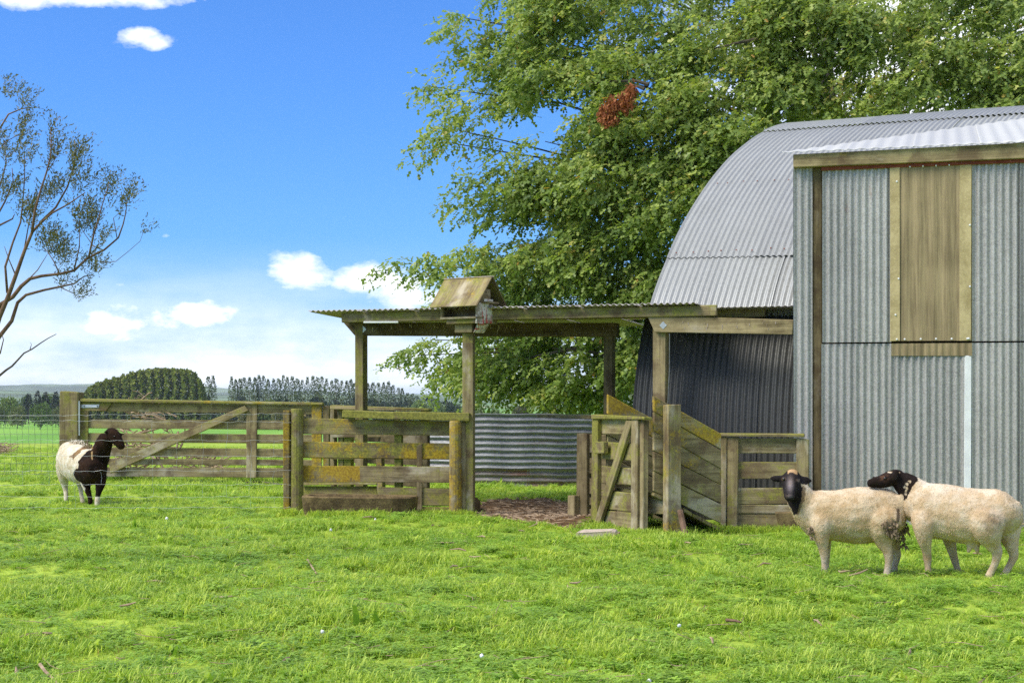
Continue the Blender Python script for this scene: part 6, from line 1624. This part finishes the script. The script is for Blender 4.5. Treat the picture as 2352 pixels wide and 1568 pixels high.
a = gm.attributes.new("rot", "FLOAT_VECTOR", "POINT"); a.data.foreach_set("vector", np.stack([grng.normal(0, 0.10, N), grng.normal(0, 0.10, N), grng.uniform(0, 6.283, N)], 1).astype(np.float32).ravel())
a = gm.attributes.new("scl", "FLOAT", "POINT"); a.data.foreach_set("value", scl.astype(np.float32))
a = gm.attributes.new("pick", "INT", "POINT"); a.data.foreach_set("value", idx.astype(np.int32))
grass = link_mesh("grass", gm, None)
tag(grass, "short bright green pasture grass with clover", "grass", kind="stuff")
ng = bpy.data.node_groups.new("grow_grass", "GeometryNodeTree")
ng.interface.new_socket("Geometry", in_out="INPUT", socket_type="NodeSocketGeometry"); ng.interface.new_socket("Geometry", in_out="OUTPUT", socket_type="NodeSocketGeometry")
gi, go = ng.nodes.new("NodeGroupInput"), ng.nodes.new("NodeGroupOutput")
iop = ng.nodes.new("GeometryNodeInstanceOnPoints"); ci = ng.nodes.new("GeometryNodeCollectionInfo")
ci.inputs["Collection"].default_value = TUFTS; ci.inputs["Separate Children"].default_value = True; ci.inputs["Reset Children"].default_value = True
def nattr(nm, tp):
    q = ng.nodes.new("GeometryNodeInputNamedAttribute"); q.data_type = tp; q.inputs["Name"].default_value = nm
    return [s for s in q.outputs if s.enabled and s.name == "Attribute"][0]
iop.inputs["Pick Instance"].default_value = True
L_ = ng.links.new
L_(gi.outputs[0], iop.inputs["Points"]); L_(ci.outputs[0], iop.inputs["Instance"]); L_(nattr("pick", "INT"), iop.inputs["Instance Index"])
e2r = ng.nodes.new("FunctionNodeEulerToRotation"); L_(nattr("rot", "FLOAT_VECTOR"), e2r.inputs[0]); L_(e2r.outputs[0], iop.inputs["Rotation"])
L_(nattr("scl", "FLOAT"), iop.inputs["Scale"]); L_(iop.outputs[0], go.inputs[0])
md = grass.modifiers.new("grow", "NODES"); md.node_group = ng
print("grass tufts", N)

dq = []
while len(dq) < 420:
    y = 7.3 + 11 * grng.random() ** 1.2; x = grng.uniform(-0.36, 0.36) * y
    if in_poly(np.array([x]), np.array([y]), DIRT_POLY)[0]: continue
    a = grng.uniform(0, 6.28); L = grng.uniform(0.03, 0.12); b = grng.normal(0, 0.5)
    z = float(ground_h(x, y)) + grng.uniform(0.025, 0.06)
    p0 = Vector((x, y, z)); p1 = p0 + Vector((math.cos(a), math.sin(a), grng.normal(0, 0.15))) * L; p2 = p1 + Vector((math.cos(a + b), math.sin(a + b), grng.normal(0, 0.15))) * L
    dq.append(tube_data([p0, p1, p2], [0.0022, 0.002, 0.0012] if grng.random() < 0.88 else [0.005, 0.009, 0.003], 4))
V, Fc = join_data(dq)
o = mesh_from("dry_stalks", V, Fc, DRYW, ground); o["kind"] = "stuff"

# sticks and small litter lying in the grass
def stick(pts, r, label, mat=DRYW):
    P = []
    for x, y in pts:
        Y = (CH - 0.035) * F / (y - HY); P.append(PX(x, y, Y))
    V, Fc = tube_data(P, np.linspace(r, r * 0.5, len(P)), 6)
    tag(mesh_from("stick", V, Fc, mat), label, "stick", "dead sticks fallen in the grass")
stick([(92, 1525), (104, 1541), (120, 1556), (136, 1572)], 0.010, "thick grey stick in the bottom left corner of the grass")
stick([(706, 1285), (714, 1297), (727, 1317)], 0.010, "thin pale straight stick in the grass in front of the trough")
stick([(822, 1347), (830, 1356), (868, 1360)], 0.006, "short bent twig in the middle of the lawn", BARK)
stick([(1950, 1555), (2000, 1553), (2040, 1556)], 0.007, "dark twig near the bottom edge below the sheep", BARK)
stick([(1668, 1423), (1690, 1425), (1702, 1428)], 0.012, "short brown curled twig right of the middle of the grass", BARKR)
stick([(565, 1108), (600, 1106), (655, 1113)], 0.02, "grey branch lying in the grass under the paddock gate", BARK)
ff = []
for (x, y, r, wh) in ((383, 1190, 0.020, "in the grass in front of the dark fronted sheep"), (760, 1216, 0.016, "in the grass in front of the trough's left half"), (1106, 1506, 0.013, "near the bottom edge in the middle of the lawn"), (740, 1450, 0.012, "in the open lawn well below the trough"), (1490, 1564, 0.016, "at the very bottom edge right of the middle"), (862, 1192, 0.014, "against the grass at the trough's right half"), (1560, 1436, 0.012, "in the lawn below the ramp post")):
    Y = (CH - 0.07) * F / (y - HY); bm = bmesh.new(); bmesh.ops.create_icosphere(bm, subdivisions=1, radius=r)
    for v in bm.verts: v.co += Vector([random.uniform(-r, r) * 0.18 for _ in range(3)])
    me = bpy.data.meshes.new("clover_flower"); bm.to_mesh(me); bm.free(); grain(me, Vector((1, 0, 0)))
    o = link_mesh("clover_flower", me, WHITE, None, PX(x, y, Y))
    tag(o, "white clover flower head " + wh, "flower", "white clover flowers in the grass")

# ------------------------------------------------------------------ haze: one box round everything
hz = MT("thin_air")
pv = hz.n("ShaderNodeVolumePrincipled")
pv.inputs["Color"].default_value = (0.80, 0.90, 1.0, 1); pv.inputs["Density"].default_value = 0.00005; pv.inputs["Anisotropy"].default_value = 0.1
hz.t.links.new(pv.outputs[0], hz.out.inputs["Volume"])
bm = bmesh.new(); bmesh.ops.create_cube(bm, size=1.0)
me = bpy.data.meshes.new("haze"); bm.to_mesh(me); bm.free()
hb_ = link_mesh("haze", me, hz.m, None, (0, 8000, 35)); hb_.scale = (19500, 17500, 102)
tag(hb_, "thin blue air over the plain", "haze", kind="stuff")
